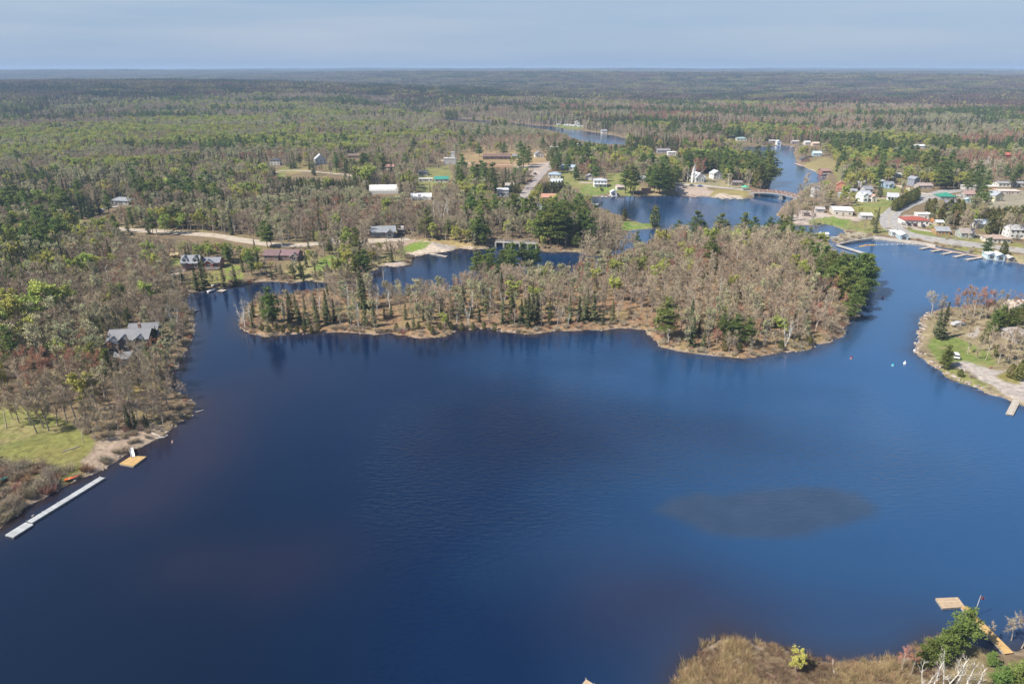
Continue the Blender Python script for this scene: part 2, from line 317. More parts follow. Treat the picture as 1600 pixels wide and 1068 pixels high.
C_FLOOR = (.185, .140, .088)
PAINT = [   # (photo polygon, colour) grass, sand, gravel and bare ground, later ones lie over earlier ones
 # left shore
 ([(-60,640),(0,628),(60,640),(130,668),(150,690),(140,720),(100,752),(60,740),(30,735),(-60,740)], (.20,.20,.065)),
 ([(-60,650),(0,645),(60,655),(110,668),(70,690),(0,705),(-60,700)], (0.165,0.178,0.058)),
 ([(20,730),(60,735),(110,752),(132,735),(120,700),(60,700)], (.21,.20,.07)),
 ([(150,690),(185,672),(232,660),(262,668),(240,686),(200,704),(160,735),(135,745),(132,720)], (.33,.26,.20)),
 ([(-40,770),(60,760),(95,768),(40,800),(0,828),(-60,850)], (.24,.18,.12)),
 ([(135,548),(150,530),(170,535),(168,552),(150,572),(130,570)], (.22,.22,.06)),
 ([(195,608),(225,585),(255,588),(262,605),(230,622),(195,622)], (.25,.20,.08)),
 ([(255,412),(275,402),(285,408),(282,416),(262,420)], (0.175,0.208,0.058)),
 ([(232,435),(262,424),(284,418),(290,424),(262,432),(236,440)], (.36,.31,.27)),
 ([(295,430),(345,422),(360,440),(330,446),(298,446)], (.21,.20,.07)),
 ([(350,412),(380,415),(378,440),(352,436)], (.18,.22,.05)),
 ([(5,405),(50,395),(50,412),(20,418)], (.20,.22,.06)),
 ([(440,425),(480,405),(530,392),(590,398),(640,402),(655,405),(620,417),(580,424),(540,436),(470,438)], (.24,.21,.10)),
 ([(488,420),(500,404),(520,398),(530,402),(512,420),(496,424)], (0.145,0.208,0.048)),
 ([(590,413),(625,408),(640,411),(615,420),(595,420)], (.40,.34,.30)),
 ([(628,386),(655,372),(674,379),(664,388),(648,396),(632,400),(620,396)], (0.155,0.198,0.048)),
 ([(640,376),(690,376),(740,386),(720,392),(664,400),(640,400),(632,396),(652,386),(676,380)], (.46,.39,.32)),
 ([(650,376),(675,379),(665,387),(640,395),(630,392)], (0.150,0.223,0.043)),
 ([(650,374),(690,370),(728,366),(736,384),(712,386)], (.30,.23,.11)),
 ([(672,379),(700,383),(722,388),(706,391),(684,386)], (.33,.30,.28)),
 ([(560,374),(600,382),(648,372),(652,376),(628,386),(596,390),(560,384)], (.34,.26,.20)),
 ([(80,346),(105,340),(128,343),(126,352),(95,352)], (0.165,0.208,0.058)),
 ([(120,332),(150,322),(172,314),(170,324),(145,332),(122,337)], (.24,.22,.08)),
 # houses and fields along the back road
 ([(425,268),(450,258),(480,248),(500,252),(490,264),(460,272),(430,272)], (.24,.20,.09)),
 ([(430,270),(445,255),(470,252),(462,264),(440,270)], (0.185,0.188,0.068)),
 ([(420,276),(445,268),(445,278),(428,284)], (.19,.21,.07)),
 ([(505,262),(540,252),(560,258),(550,268),(520,270)], (0.185,0.188,0.068)),
 ([(648,272),(664,262),(700,258),(708,275),(690,296),(662,300),(650,296)], (.215,.215,.085)),
 ([(720,236),(760,226),(830,226),(880,234),(872,262),(800,262),(740,262),(715,256)], (.30,.22,.12)),
 ([(735,252),(800,255),(800,262),(735,262)], (.28,.17,.10)),
 ([(800,262),(860,252),(864,262),(840,276),(815,270)], (.40,.34,.30)),
 ([(780,312),(820,308),(815,330),(780,328)], (.19,.21,.06)),
 ([(865,268),(905,262),(935,272),(915,296),(880,292),(868,284)], (0.190,0.198,0.068)),
 ([(905,296),(925,284),(950,292),(958,300),(930,305),(908,304)], (0.155,0.218,0.053)),
 ([(948,272),(985,270),(1000,290),(990,304),(955,302)], (.18,.21,.06)),
 ([(1000,292),(1050,296),(1058,304),(1000,305)], (.30,.24,.13)),
 ([(975,346),(1000,347),(1026,352),(1010,357),(985,360),(970,358)], (0.145,0.228,0.048)),
 ([(1056,290),(1100,292),(1120,300),(1108,306),(1060,305)], (.38,.31,.26)),
 ([(1062,276),(1110,276),(1160,288),(1160,294),(1100,290),(1060,286)], (.27,.24,.14)),
 ([(1108,306),(1120,295),(1168,297),(1180,304),(1160,310)], (.26,.22,.09)),
 ([(1108,307),(1125,302),(1160,306),(1160,311),(1130,311)], (.48,.41,.33)),
 # far river
 ([(865,196),(905,194),(912,201),(880,201)], (.17,.22,.06)),
 ([(770,178),(850,176),(872,188),(866,196),(800,191),(760,188)], (.20,.14,.10)),
 ([(975,206),(990,208),(992,218),(980,216)], (.22,.22,.09)),
 # east village
 ([(1236,340),(1250,328),(1280,330),(1300,336),(1340,338),(1345,346),(1290,346),(1255,352),(1240,350)], (.40,.34,.30)),
 ([(1262,344),(1300,338),(1330,344),(1345,360),(1300,356),(1268,352)], (0.145,0.208,0.048)),
 ([(1330,320),(1345,312),(1395,316),(1396,328),(1372,342),(1340,334)], (.22,.22,.08)),
 ([(1345,312),(1400,310),(1398,322),(1375,325),(1350,322)], (0.165,0.208,0.058)),
 ([(1340,345),(1378,345),(1388,358),(1400,366),(1370,366),(1340,364)], (0.195,0.208,0.068)),
 ([(1300,362),(1350,362),(1365,370),(1335,376),(1306,376)], (.30,.27,.20)),
 ([(1375,296),(1405,292),(1408,302),(1378,305)], (0.175,0.208,0.058)),
 ([(1300,262),(1330,256),(1360,265),(1345,290),(1310,285)], (.22,.21,.08)),
 ([(1245,262),(1290,245),(1310,252),(1300,268),(1280,272)], (.25,.21,.10)),
 ([(1400,345),(1412,335),(1455,338),(1465,352),(1420,356),(1402,354)], (.37,.33,.30)),
 ([(1415,357),(1455,360),(1465,370),(1440,372),(1420,366)], (.17,.22,.05)),
 ([(1450,352),(1475,346),(1480,356),(1460,358)], (0.175,0.208,0.058)),
 ([(1468,366),(1540,372),(1545,378),(1510,380),(1470,374)], (0.185,0.198,0.068)),
 ([(1530,345),(1560,342),(1560,364),(1532,362)], (0.155,0.208,0.048)),
 ([(1550,378),(1600,380),(1760,396),(1760,404),(1600,388)], (0.195,0.198,0.068)),
 ([(1475,384),(1500,382),(1535,388),(1545,402),(1515,396)], (0.195,0.198,0.068)),
 ([(1570,402),(1600,398),(1760,412),(1760,428),(1600,412)], (.28,.25,.14)),
 ([(1500,284),(1545,280),(1560,290),(1520,296)], (.19,.21,.07)),
 ([(1490,308),(1600,296),(1700,300),(1700,330),(1580,328),(1530,322)], (.27,.245,.19)),
 # right point
 ([(1440,500),(1452,492),(1560,478),(1600,478),(1760,470),(1760,680),(1600,630),(1540,610),(1480,586),(1446,560),(1436,548)], (.24,.20,.12)),
 ([(1446,540),(1460,522),(1500,528),(1548,552),(1560,570),(1540,575),(1505,565),(1480,566),(1462,562)], (0.160,0.203,0.058)),
 ([(1462,572),(1500,576),(1535,592),(1558,606),(1540,610),(1500,597)], (0.195,0.198,0.073)),
 ([(1488,566),(1506,563),(1530,572),(1552,578),(1568,578),(1600,584),(1760,620),(1760,670),(1600,626),(1572,616),(1552,604),(1524,588),(1500,576)], (.37,.335,.31)),
 ([(1552,585),(1570,580),(1590,586),(1592,600),(1570,596)], (.22,.19,.07)),
 ([(1512,524),(1530,510),(1536,514),(1524,530)], (.34,.31,.29)),
]
col = np.tile(np.array(C_FLOOR), (gx.size, 1))
rr_ = np.hypot(gx, gy)
isl_in = np.zeros(gx.size, bool); nearm = rr_ < 800
isl_in[nearm] = inside(ISLAND_W, gx[nearm], gy[nearm])
col[isl_in] = (.235, .155, .093)
n1 = fbm(gx / 14., gy / 14., 31, 3); n2 = fbm(gx / 4., gy / 4., 37, 2)
mixg = sstep(.52, .66, n1)[:, None]
col = col * (1 - mixg * .45) + np.array((.21, .185, .085)) * mixg * .45
PAINT_W = []
for pts, c in PAINT:
    pw = GP(pts); PAINT_W.append(pw)
    lo, hi = pw.min(0) - 6, pw.max(0) + 6
    k = np.where((gx > lo[0]) & (gx < hi[0]) & (gy > lo[1]) & (gy < hi[1]))[0]
    if not len(k): continue
    dd = sdist(pw, gx[k], gy[k]) + (n2[k] - .5) * 2.4
    a = sstep(-.7, .7, dd)[:, None]
    tone = np.array(c) * (0.78 + .44 * n1[k][:, None])
    if c[1] > c[0] * 1.04:
        dry = sstep(.46, .66, .6 * n2[k] + .4 * fbm(gx[k] / 9., gy[k] / 9., 77, 3))[:, None] * .6; tone = tone * (1 - dry) + np.array((.27, .225, .115)) * dry
    col[k] = col[k] * (1 - a) + tone * a
shore_a = (sstep(2.2, .3, gs) * (rr_ < 1500) * sstep(.30, .62, fbm(gx / 5., gy / 5., 88, 3)))[:, None] * .8
col = col * (1 - shore_a) + np.array((.34, .275, .215)) * shore_a * (.7 + .6 * n2[:, None])
wet = (sstep(.7, .0, gs))[:, None] * .6
col = col * (1 - wet * .6)
farm = sstep(900, 2500, rr_)[:, None]
fcol = np.array((.085, .072, .05)) * (.7 + .6 * fbm(gx / 160., gy / 160., 41, 3)[:, None])
col = col * (1 - farm) + fcol * farm

def ground_material():
    m = new_mat('ground_soil'); t = m.node_tree
    o = N(t, 'ShaderNodeOutputMaterial'); b = N(t, 'ShaderNodeBsdfPrincipled'); b.inputs['Roughness'].default_value = .95; b.inputs['Specular IOR Level'].default_value = .1
    at = N(t, 'ShaderNodeAttribute', attribute_name='tint'); c = N(t, 'ShaderNodeTexCoord')
    n = N(t, 'ShaderNodeTexNoise'); n.inputs['Scale'].default_value = .55; n.inputs['Detail'].default_value = 8; n.inputs['Roughness'].default_value = .7
    mr = N(t, 'ShaderNodeMapRange'); mr.inputs['From Min'].default_value = .3; mr.inputs['From Max'].default_value = .7; mr.inputs['To Min'].default_value = .55; mr.inputs['To Max'].default_value = 1.45
    hs = N(t, 'ShaderNodeHueSaturation')
    n3 = N(t, 'ShaderNodeTexNoise'); n3.inputs['Scale'].default_value = .13; n3.inputs['Detail'].default_value = 4
    m3 = N(t, 'ShaderNodeMapRange'); m3.inputs['To Min'].default_value = .475; m3.inputs['To Max'].default_value = .525
    t.links.new(c.outputs['Object'], n3.inputs['Vector']); t.links.new(n3.outputs['Fac'], m3.inputs['Value']); t.links.new(m3.outputs[0], hs.inputs['Hue'])
    bp = N(t, 'ShaderNodeBump'); bp.inputs['Strength'].default_value = .6; bp.inputs['Distance'].default_value = .5
    t.links.new(c.outputs['Object'], n.inputs['Vector']); t.links.new(n.outputs['Fac'], mr.inputs['Value']); t.links.new(mr.outputs[0], hs.inputs['Value'])
    t.links.new(at.outputs['Color'], hs.inputs['Color']); t.links.new(hs.outputs[0], b.inputs['Base Color'])
    t.links.new(n.outputs['Fac'], bp.inputs['Height']); t.links.new(bp.outputs[0], b.inputs['Normal']); t.links.new(b.outputs[0], o.inputs[0])
    return m
ii, jj = np.meshgrid(np.arange(nr - 1), np.arange(na - 1), indexing='ij')
q0 = (ii * na + jj).ravel()
faces = np.stack([q0, q0 + na, q0 + na + 1, q0 + 1], 1)
ground = link('ground', grid_mesh('ground', np.stack([gx, gy, gz], 1), faces, [ground_material()], col)); ground['kind'] = 'structure'

# ------------------------------------------------------------------ the water
si = np.unique(np.concatenate([np.arange(0, nr, 2), [nr - 1]])); sj = np.unique(np.concatenate([np.arange(0, na, 2), [na - 1]]))
sub = (si[:, None] * na + sj[None, :])
wx, wy = gx[sub].ravel(), gy[sub].ravel(); ws = gs[sub].ravel()
mi_, mj_ = sub.shape
a_, b_ = np.meshgrid(np.arange(mi_ - 1), np.arange(mj_ - 1), indexing='ij')
p0 = (a_ * mj_ + b_).ravel(); wf = np.stack([p0, p0 + mj_, p0 + mj_ + 1, p0 + 1], 1)
keep = (ws[wf] < 2.0).any(1); wf = wf[keep]
used, inv = np.unique(wf, return_inverse=True); wf = inv.reshape(wf.shape)
wx, wy, ws = wx[used], wy[used], ws[used]
deep = np.array((.0006, .0115, .046))
wcol = np.tile(deep, (wx.size, 1))
n4 = fbm(wx / 22., wy / 22., 61, 3)
def blob(px, py, rx, ry, c, k, gain=1.0):
    """a shallower patch of lake bed seen through the brown water"""
    global wcol
    q = P(px, py); d = ((wx - q[0]) / rx) ** 2 + ((wy - q[1]) / ry) ** 2
    a = (np.exp(-d) * k * (.55 + .9 * n4))[:, None].clip(0, 1); wcol = wcol * (1 - a) + np.array(c) * a
sky_sheen = (sstep(-.15, .62, wx / np.maximum(np.hypot(wx, wy), 1) + (fbm(wx / 60., wy / 45., 64, 3) - .5) * .55) * (.55 + .45 * sstep(90, 300, np.hypot(wx, wy))))[:, None]   # brighter sky reflection towards the right, painted into the water colour
wcol = wcol * (1 - .75 * sky_sheen) + np.array((.036, .118, .275)) * .75 * sky_sheen
nl = (sstep(-.05, -.55, wx / np.maximum(np.hypot(wx, wy), 1)) * sstep(260, 130, np.hypot(wx, wy)))[:, None]; wcol = wcol * (1 - .45 * nl)  # near left darkened in the colour, where the sky reflection is weaker
BED = (.022, .017, .034)
for b in [(330,650,14,26,.8),(420,600,24,26,.35),(300,720,14,16,.8),(200,790,14,12,.8),(430,900,10,10,.35),(300,880,14,10,.4),(1000,930,22,18,.55),(1120,960,20,12,.5),(1330,960,24,10,.3),(520,860,16,12,.25)]:
    blob(b[0], b[1], b[2], b[3], BED, b[4] * .7)
sh = (np.exp(ws / 4.0) * (ws < 0))[:, None] * .8
wcol = wcol * (1 - sh) + np.array((.035, .022, .013)) * sh
SHOAL = PP([(1032,797),(1050,780),(1090,771),(1160,763),(1250,757),(1300,759),(1340,770),(1372,792),(1366,808),(1320,824),(1260,840),(1200,846),(1150,842),(1100,828),(1060,812)])
so = sdist(SHOAL, wx, wy) + (fbm(wx / 9., wy / 7., 66, 4) - .5) * 4.5
sa = sstep(-2.2, 2.6, so)[:, None] * .62
wcol = wcol * (1 - sa) + np.array((.033, .046, .070)) * (.75 + .5 * fbm(wx / 5., wy / 4., 67, 4)[:, None]) * sa

lee = np.hypot(wx, wy); wpx, wpy, _ = project(wx, wy, 0 * wx)
wind = sstep(12, 100, -ws) * (.22 + .78 * sstep(-.35, .35, wx / np.maximum(lee, 1) + (fbm(wx / 50., wy / 34., 83, 3) - .5) * .9)) * (.5 + .8 * fbm(wx / 24., wy / 12., 84, 3))
def water_material():
    m = new_mat('lake_water'); t = m.node_tree
    o = N(t, 'ShaderNodeOutputMaterial'); b = N(t, 'ShaderNodeBsdfPrincipled')
    at = N(t, 'ShaderNodeAttribute', attribute_name='tint'); c = N(t, 'ShaderNodeTexCoord')
    b.inputs['IOR'].default_value = 1.5; b.inputs['Specular IOR Level'].default_value = .5
    # ripples: short wind waves in patches, on a longer chop
    mpn = N(t, 'ShaderNodeMapping'); mpn.inputs['Rotation'].default_value = (0, 0, .5); mpn.inputs['Scale'].default_value = (.55, 1.3, 1)
    n1_ = N(t, 'ShaderNodeTexNoise'); n1_.inputs['Scale'].default_value = .75; n1_.inputs['Detail'].default_value = 4; n1_.inputs['Roughness'].default_value = .55
    n2_ = N(t, 'ShaderNodeTexNoise'); n2_.inputs['Scale'].default_value = .018; n2_.inputs['Detail'].default_value = 5; n2_.inputs['Distortion'].default_value = 1.2
    wa = N(t, 'ShaderNodeAttribute', attribute_name='wind'); pr = N(t, 'ShaderNodeMapRange'); pr.inputs['To Min'].default_value = .05; pr.inputs['To Max'].default_value = 1.0
    rr = N(t, 'ShaderNodeMapRange'); rr.inputs['To Min'].default_value = .05; rr.inputs['To Max'].default_value = .10
    bp = N(t, 'ShaderNodeBump'); bp.inputs['Distance'].default_value = 1.1
    lk = t.links.new
    lk(c.outputs['Object'], mpn.inputs['Vector']); lk(mpn.outputs[0], n1_.inputs['Vector']); lk(c.outputs['Object'], n2_.inputs['Vector'])
    lk(wa.outputs['Fac'], pr.inputs['Value']); lk(wa.outputs['Fac'], rr.inputs['Value']); lk(pr.outputs[0], bp.inputs['Strength']); lk(rr.outputs[0], b.inputs['Roughness'])
    lk(n1_.outputs['Fac'], bp.inputs['Height']); lk(bp.outputs[0], b.inputs['Normal']); lk(at.outputs['Color'], b.inputs['Base Color']); lk(b.outputs[0], o.inputs[0])
    return m
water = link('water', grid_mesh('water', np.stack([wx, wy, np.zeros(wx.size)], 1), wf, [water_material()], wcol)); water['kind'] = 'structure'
_wa = water.data.attributes.new('wind', 'FLOAT', 'POINT'); _wa.data.foreach_set('value', wind.astype(np.float32))

# ------------------------------------------------------------------ trees: one prototype shape per kind and variant, made of a trunk (with limbs) and a crown
M_BARK = leaf_mat('bark_grey', (.38, .335, .285), .25, .02, 0)
M_BARKP = leaf_mat('bark_pale', (.34, .31, .27), .2, .02, 0)
M_BARKB = leaf_mat('bark_white', (.70, .68, .64), .12, .01, 0)
M_BARKD = leaf_mat('bark_brown', (.13, .095, .07), .2, .02, 0)
M_TWIG = leaf_mat('twigs_brown', (.42, .345, .245), .28, .02, 0)
M_TWIGG = leaf_mat('twigs_grey', (.42, .365, .285), .25, .02, 0)
M_TWIGR = leaf_mat('twigs_red', (.41, .225, .155), .25, .025, 0)
M_BUD = leaf_mat('new_leaves', (.43, .46, .125), .2, .03, .3)
M_PALE = leaf_mat('catkins_pale', (.43, .425, .245), .2, .03, .25)
M_SPR = leaf_mat('needles_spruce', (.105, .118, .056), .35, .03, .12)
M_PINE = leaf_mat('needles_pine', (.165, .215, .062), .25, .03, .3)
M_CED = leaf_mat('needles_cedar', (.150, .155, .050), .25, .03, .2)

def nrm(a): return a / np.maximum(np.linalg.norm(a, axis=-1, keepdims=True), 1e-9)
def quads(mb, c, size, g, up=None, mi=0, asp=1.0, flat=0.0):
    """leaf-sized faces at centres c, turned at random (flat pulls them level)"""
    n = len(c); d = nrm(g.normal(size=(n, 3)))
    nn = g.normal(size=(n, 3)); nn[:, 2] += flat * 3; nn = nrm(nn)
    a = nrm(np.cross(nn, d)); b = np.cross(nn, a)
    s = np.broadcast_to(size, (n,))[:, None] * g.uniform(.6, 1.3, (n, 1)) * .5
    v = np.stack([c - a * s - b * s * asp, c + a * s * .8 - b * s * asp * .6, c + a * s + b * s * asp, c - a * s * .7 + b * s * asp * .8], 1).reshape(-1, 3)
    mb.add([tuple(p) for p in v], [(4 * i, 4 * i + 1, 4 * i + 2, 4 * i + 3) for i in range(n)], mi)
def slivers(mb, p0, p1, w, g, mi=0):
    n = len(p0); d = nrm(p1 - p0); r = nrm(np.cross(d, g.normal(size=(n, 3)))); w = np.broadcast_to(w, (n,))[:, None] * .5
    v = np.stack([p0 - r * w, p0 + r * w, p1], 1).reshape(-1, 3)
    mb.add([tuple(p) for p in v], [(3 * i, 3 * i + 1, 3 * i + 2) for i in range(n)], mi)

def make_broadleaf(seed, h, spread, ntwig=620, leaf=0, stems=1, lsize=.42, tw=.055, upright=.55):
    g = np.random.default_rng(seed); T = MB(); K = MB(); ends = []
    for st in range(stems):
        lean = g.normal(0, .05 if stems == 1 else .16, 2); hh = h * g.uniform(.88, 1.0)
        pts = [np.array((0, 0, -.3))]
        for k in range(1, 6):
            q = k / 5; pts.append(np.array((lean[0] * hh * q + g.normal(0, .02) * h * q, lean[1] * hh * q + g.normal(0, .02) * h * q, hh * .92 * q)))
        r0 = .0150 * h / math.sqrt(stems) + .03
        T.tube(pts, [r0 * (1 - .16 * k) for k in range(6)], 5)
        nl = int(g.integers(10, 14) / (stems ** .5)) + 2
        for i in range(nl):
            q = g.uniform(.28, .95) if i else .95
            k = min(int(q * 5), 4); fr = q * 5 - k; b = pts[k] * (1 - fr) + pts[k + 1] * fr
            a = g.uniform(0, 2 * math.pi); up = g.uniform(upright, upright + .75)
            d = nrm(np.array((math.cos(a), math.sin(a), up))); ln = spread * g.uniform(.55, 1.0) * (1.12 - .55 * abs(q - .55))
            m1 = b + d * ln * .5 + g.normal(0, .05, 3) * ln; e = m1 + nrm(d + np.array((0, 0, .35))) * ln * .5
            rr = r0 * (.5 - .28 * q)
            T.tube([b, m1, e], [max(rr, .03), max(rr * .65, .022), .012], 3, cap=False)
            ends.append((m1, e, ln))
            for j in range(3):
                s = m1 * (1 - j / 3) + e * (j / 3); dd = nrm(d + g.normal(0, .6, 3) + np.array((0, 0, .2))); e2 = s + dd * ln * g.uniform(.35, .6)
                T.tube([s, e2], [max(rr * .4, .022), .01], 3, cap=False); ends.append((s, e2, ln * .6))
    ne = len(ends); idx = g.integers(0, ne, ntwig); t = g.uniform(.1, 1.0, (ntwig, 1))
    A = np.array([e[0] for e in ends])[idx]; B = np.array([e[1] for e in ends])[idx]; LN = np.array([e[2] for e in ends])[idx]
    p = A * (1 - t) + B * t; d = nrm(nrm(B - A) * .8 + g.normal(0, .62, (ntwig, 3)) + np.array((0, 0, .3)))
    ln = (LN * g.uniform(.25, .62, ntwig))[:, None].clip(.35, 1.6); tip = p + d * ln
    slivers(K, p, tip, tw * g.uniform(.6, 1.4, ntwig), g)
    n2 = ntwig // 2; p2 = (p + d * ln * .5)[:n2]; d2 = nrm(d[:n2] + g.normal(0, .6, (n2, 3))); slivers(K, p2, p2 + d2 * ln[:n2] * .6, tw * .8, g)
    if leaf:
        k = g.integers(0, ntwig, leaf); c = p[k] * (1 - (q := g.uniform(.2, 1.1, (leaf, 1)))) + tip[k] * q + g.normal(0, .18, (leaf, 3)); quads(K, c, lsize, g, mi=1)
    return T, K
def make_spruce(seed, h, w):
    g = np.random.default_rng(seed); T = MB(); K = MB()
    T.tube([(0, 0, -.3), (0, 0, h * .5), (0, 0, h * .97)], [.014 * h + .04, .009 * h + .02, .012], 5)
    nl = max(int(h / .62), 10); thin = g.uniform(.75, 1.15)
    for i in range(nl):
        q = i / (nl - 1); z = h * (.07 + .91 * q); rad = w * ((1 - q) ** .85) * g.uniform(.72, 1.12) + .12
        nb = int(g.integers(6, 9)) if q < .8 else 5
        for k in range(nb):
            if g.random() < .10: continue
            a = g.uniform(0, 2 * math.pi); ca, sa = math.cos(a), math.sin(a); r = rad * g.uniform(.72, 1.12) * thin
            dz = -r * g.uniform(.18, .5); wd = .20 * r + .16
            b = (0, 0, z); m = (ca * r * .55, sa * r * .55, z + dz * .42); e = (ca * r, sa * r, z + dz + .12 * r)
            l = (m[0] - sa * wd, m[1] + ca * wd, m[2] - .14 * wd - .06); r_ = (m[0] + sa * wd, m[1] - ca * wd, m[2] - .14 * wd - .06)
            lo = (m[0] * .9, m[1] * .9, m[2] - .42 * wd - .22)
            K.add([b, l, e, r_, m, lo], [(0, 1, 4), (1, 2, 4), (2, 3, 4), (3, 0, 4), (1, 5, 2), (3, 2, 5)])
    n = int(90 + 8 * h); q = g.random(n) ** .8; a = g.uniform(0, 6.283, n); r = w * (1 - q) ** .85 * g.uniform(.5, 1.02, n) * thin
    quads(K, np.stack([np.cos(a) * r, np.sin(a) * r, h * (.05 + .93 * q) - .15 * r], 1), .34, g, flat=.3)
    return T, K
def make_pine(seed, h, w, low=.22, ls=.44, m=15):
    g = np.random.default_rng(seed); T = MB(); K = MB()
    bend = g.normal(0, .02, 2) * h; tr = [(0, 0, -.3), (bend[0] * .4, bend[1] * .4, h * .45), (bend[0], bend[1], h * .96)]
    T.tube(tr, [.016 * h + .05, .011 * h, .02], 6)
    nw = int(h / 1.35) + 3; C = []; SZ = []
    for i in range(nw):
        q = low + (1 - low) * (i + g.uniform(-.2, .2)) / nw; z = h * q
        prof = (1 - q) ** .62 * 1.15 if q > low + .12 else .75
        for k in range(int(g.integers(4, 7))):
            if g.random() < .12: continue
            a = g.uniform(0, 6.283); r = w * prof * g.uniform(.55, 1.15) + .3; rise = r * g.uniform(.02, .32) + (.6 if q > .85 else 0)
            bx = bend * min(q, 1); b = np.array((bx[0], bx[1], z)); e = b + np.array((math.cos(a) * r, math.sin(a) * r, rise))
            T.tube([b, (b + e) / 2 + np.array((0, 0, -.06 * r)), e], [.05, .035, .015], 3, cap=False)
            nc = max(int(r / .75), 2)
            for j in range(nc):
                t = .35 + .68 * j / max(nc - 1, 1); c0 = b * (1 - t) + e * t
                sp = .30 + .16 * r * (1 - abs(t - .6))
                C.append(c0 + g.normal(0, 1, (m, 3)) * np.array((sp, sp, .20))); SZ.append(np.full(m, ls))
    C.append(np.stack([g.normal(bend[0], .25, 26), g.normal(bend[1], .25, 26), h * g.uniform(.9, 1.0, 26)], 1)); SZ.append(np.full(26, .4))
    quads(K, np.concatenate(C), np.concatenate(SZ), g, flat=.5)
    return T, K
def make_cedar(seed, h, w):
    g = np.random.default_rng(seed); T = MB(); K = MB(); T.tube([(0, 0, -.3), (0, 0, h * .9)], [.14, .03], 5)
    n = int(150 + 70 * h); q = g.random(n); a = g.uniform(0, 6.283, n); lob = 1 + .22 * np.sin(a * 3 + seed) + .12 * np.sin(a * 7 + q * 9)
    r = w * (np.sin((q * .93 + .07) * math.pi) ** .6 * (1 - .45 * q)) * lob * g.uniform(.55, 1.05, n) ** .5
    quads(K, np.stack([np.cos(a) * r, np.sin(a) * r, h * (.03 + .97 * q)], 1), .46, g)
    return T, K
def make_shrub(seed, h, w, n=190):
    g = np.random.default_rng(seed); K = MB(); a = g.uniform(0, 6.283, n); r = w * np.sqrt(g.random(n))
    p = np.stack([np.cos(a) * r * .45, np.sin(a) * r * .45, np.zeros(n) - .1], 1); t = np.stack([np.cos(a) * r, np.sin(a) * r, h * g.uniform(.45, 1.0, n)], 1)
    slivers(K, p, t, .045, g); k = g.integers(0, n, n); q = g.uniform(.4, .9, (n, 1)); s = p[k] * (1 - q) + t[k] * q
    slivers(K, s, s + g.normal(0, .38, (n, 3)) * h * .5 + np.array((0, 0, .2 * h)), .04, g); return K

KINDS = {  # name, description, plural, trunk mat, crown mats
 'bare': ('bare_tree', 'leafless grey brown tree', 'leafless trees', M_BARK, [M_TWIG, M_TWIG]),
 'red': ('maple_tree', 'leafless tree with reddish buds', 'red budding trees', M_BARK, [M_TWIGR, M_TWIGR]),
 'bud': ('budding_tree', 'tree in fresh yellow green leaf', 'yellow green trees', M_BARK, [M_TWIG, M_BUD]),
 'pale': ('poplar_tree', 'pale trunked tree with greyish green catkins', 'pale budding trees', M_BARKP, [M_TWIGG, M_PALE]),
 'birch': ('birch_tree', 'slender white barked birch without leaves', 'white birches', M_BARKB, [M_TWIGG, M_TWIGG]),
 'spruce': ('spruce_tree', 'narrow dark pointed spruce', 'pointed spruces', M_BARKD, [M_SPR]),
 'pine': ('pine_tree', 'green pine with layered boughs', 'tall pines', M_BARKD, [M_PINE]),
 'cedar': ('cedar_tree', 'rounded dense olive green cedar', 'rounded cedars', M_BARKD, [M_CED]),
}
PROTO = {}       # kind -> list of (nominal height, trunk mesh, crown mesh, joined mesh)
def proto(kind, T, K, h):
    nm, _, _, tm, cms = KINDS[kind]
    J = MB(); J.add(T.v, T.f, 0)
    b = len(J.v); J.v += K.v; J.f += [tuple(b + i for i in f) for f in K.f]; J.m += [m + 1 for m in K.m]
    PROTO.setdefault(kind, []).append((h, T.mesh(nm + '_trunk', tm), K.mesh(nm + '_crown', cms), J.mesh(nm, [tm] + cms)))
for k in range(5):
    proto('bare', *make_broadleaf(100 + k, 12, (3.0, 3.5, 2.6, 3.9, 3.2)[k], 1500, tw=.05, upright=(.9, .75, 1.15, .6, .9)[k]), 12)
for k in range(3):
    proto('red', *make_broadleaf(120 + k, 12, 3.4, 1500, tw=.052, upright=.75), 12)
    proto('bud', *make_broadleaf(140 + k, 12, 3.8, 420, 2000, lsize=.42), 12)
    proto('pale', *make_broadleaf(160 + k, 12, 2.8, 800, 620, lsize=.34, upright=.9), 12)
    proto('birch', *make_broadleaf(180 + k, 12, 2.1, 260, 0, stems=1 + k % 2, upright=.9), 12)
for k in range(4):
    proto('spruce', *make_spruce(200 + k, 12, (1.75, 2.05, 2.4, 1.6)[k]), 12)
    proto('pine', *make_pine(220 + k, 16, (4.9, 4.3, 5.2, 3.9)[k], (.2, .3, .24, .16)[k]), 16)
PROTO_NEAR = {}
def near_proto(kind, T, K, h):
    base = kind.split('_')[0]; keep = PROTO.get(base); PROTO[base] = []; proto(base, T, K, h); PROTO_NEAR.setdefault(kind, []).extend(PROTO[base]); PROTO[base] = keep or []
for k in range(2): near_proto('pine', *make_pine(260 + k, 14, (4.2, 3.6)[k], .06, .12, 130), 14)
near_proto('bare', *make_broadleaf(270, 12, 4.2, 2600, tw=.04), 12)
near_proto('red', *make_broadleaf(271, 12, 4.2, 2600, tw=.04), 12)
near_proto('bud', *make_broadleaf(272, 5, 1.7, 2200, 9000, stems=12, lsize=.11, tw=.03, upright=.5), 5)
for k in range(2):
    near_proto('bare_spread', *make_broadleaf(280 + k, 12, 4.6, 3000, stems=4 + 2 * k, tw=.05, upright=.3), 12); near_proto('red_spread', *make_broadleaf(284 + k, 12, 4.6, 3200, stems=5 + k, tw=.055, upright=.3), 12)
near_proto('birch', *make_broadleaf(273, 12, 2.4, 700, 0, stems=11, upright=1.1, tw=.035), 12)
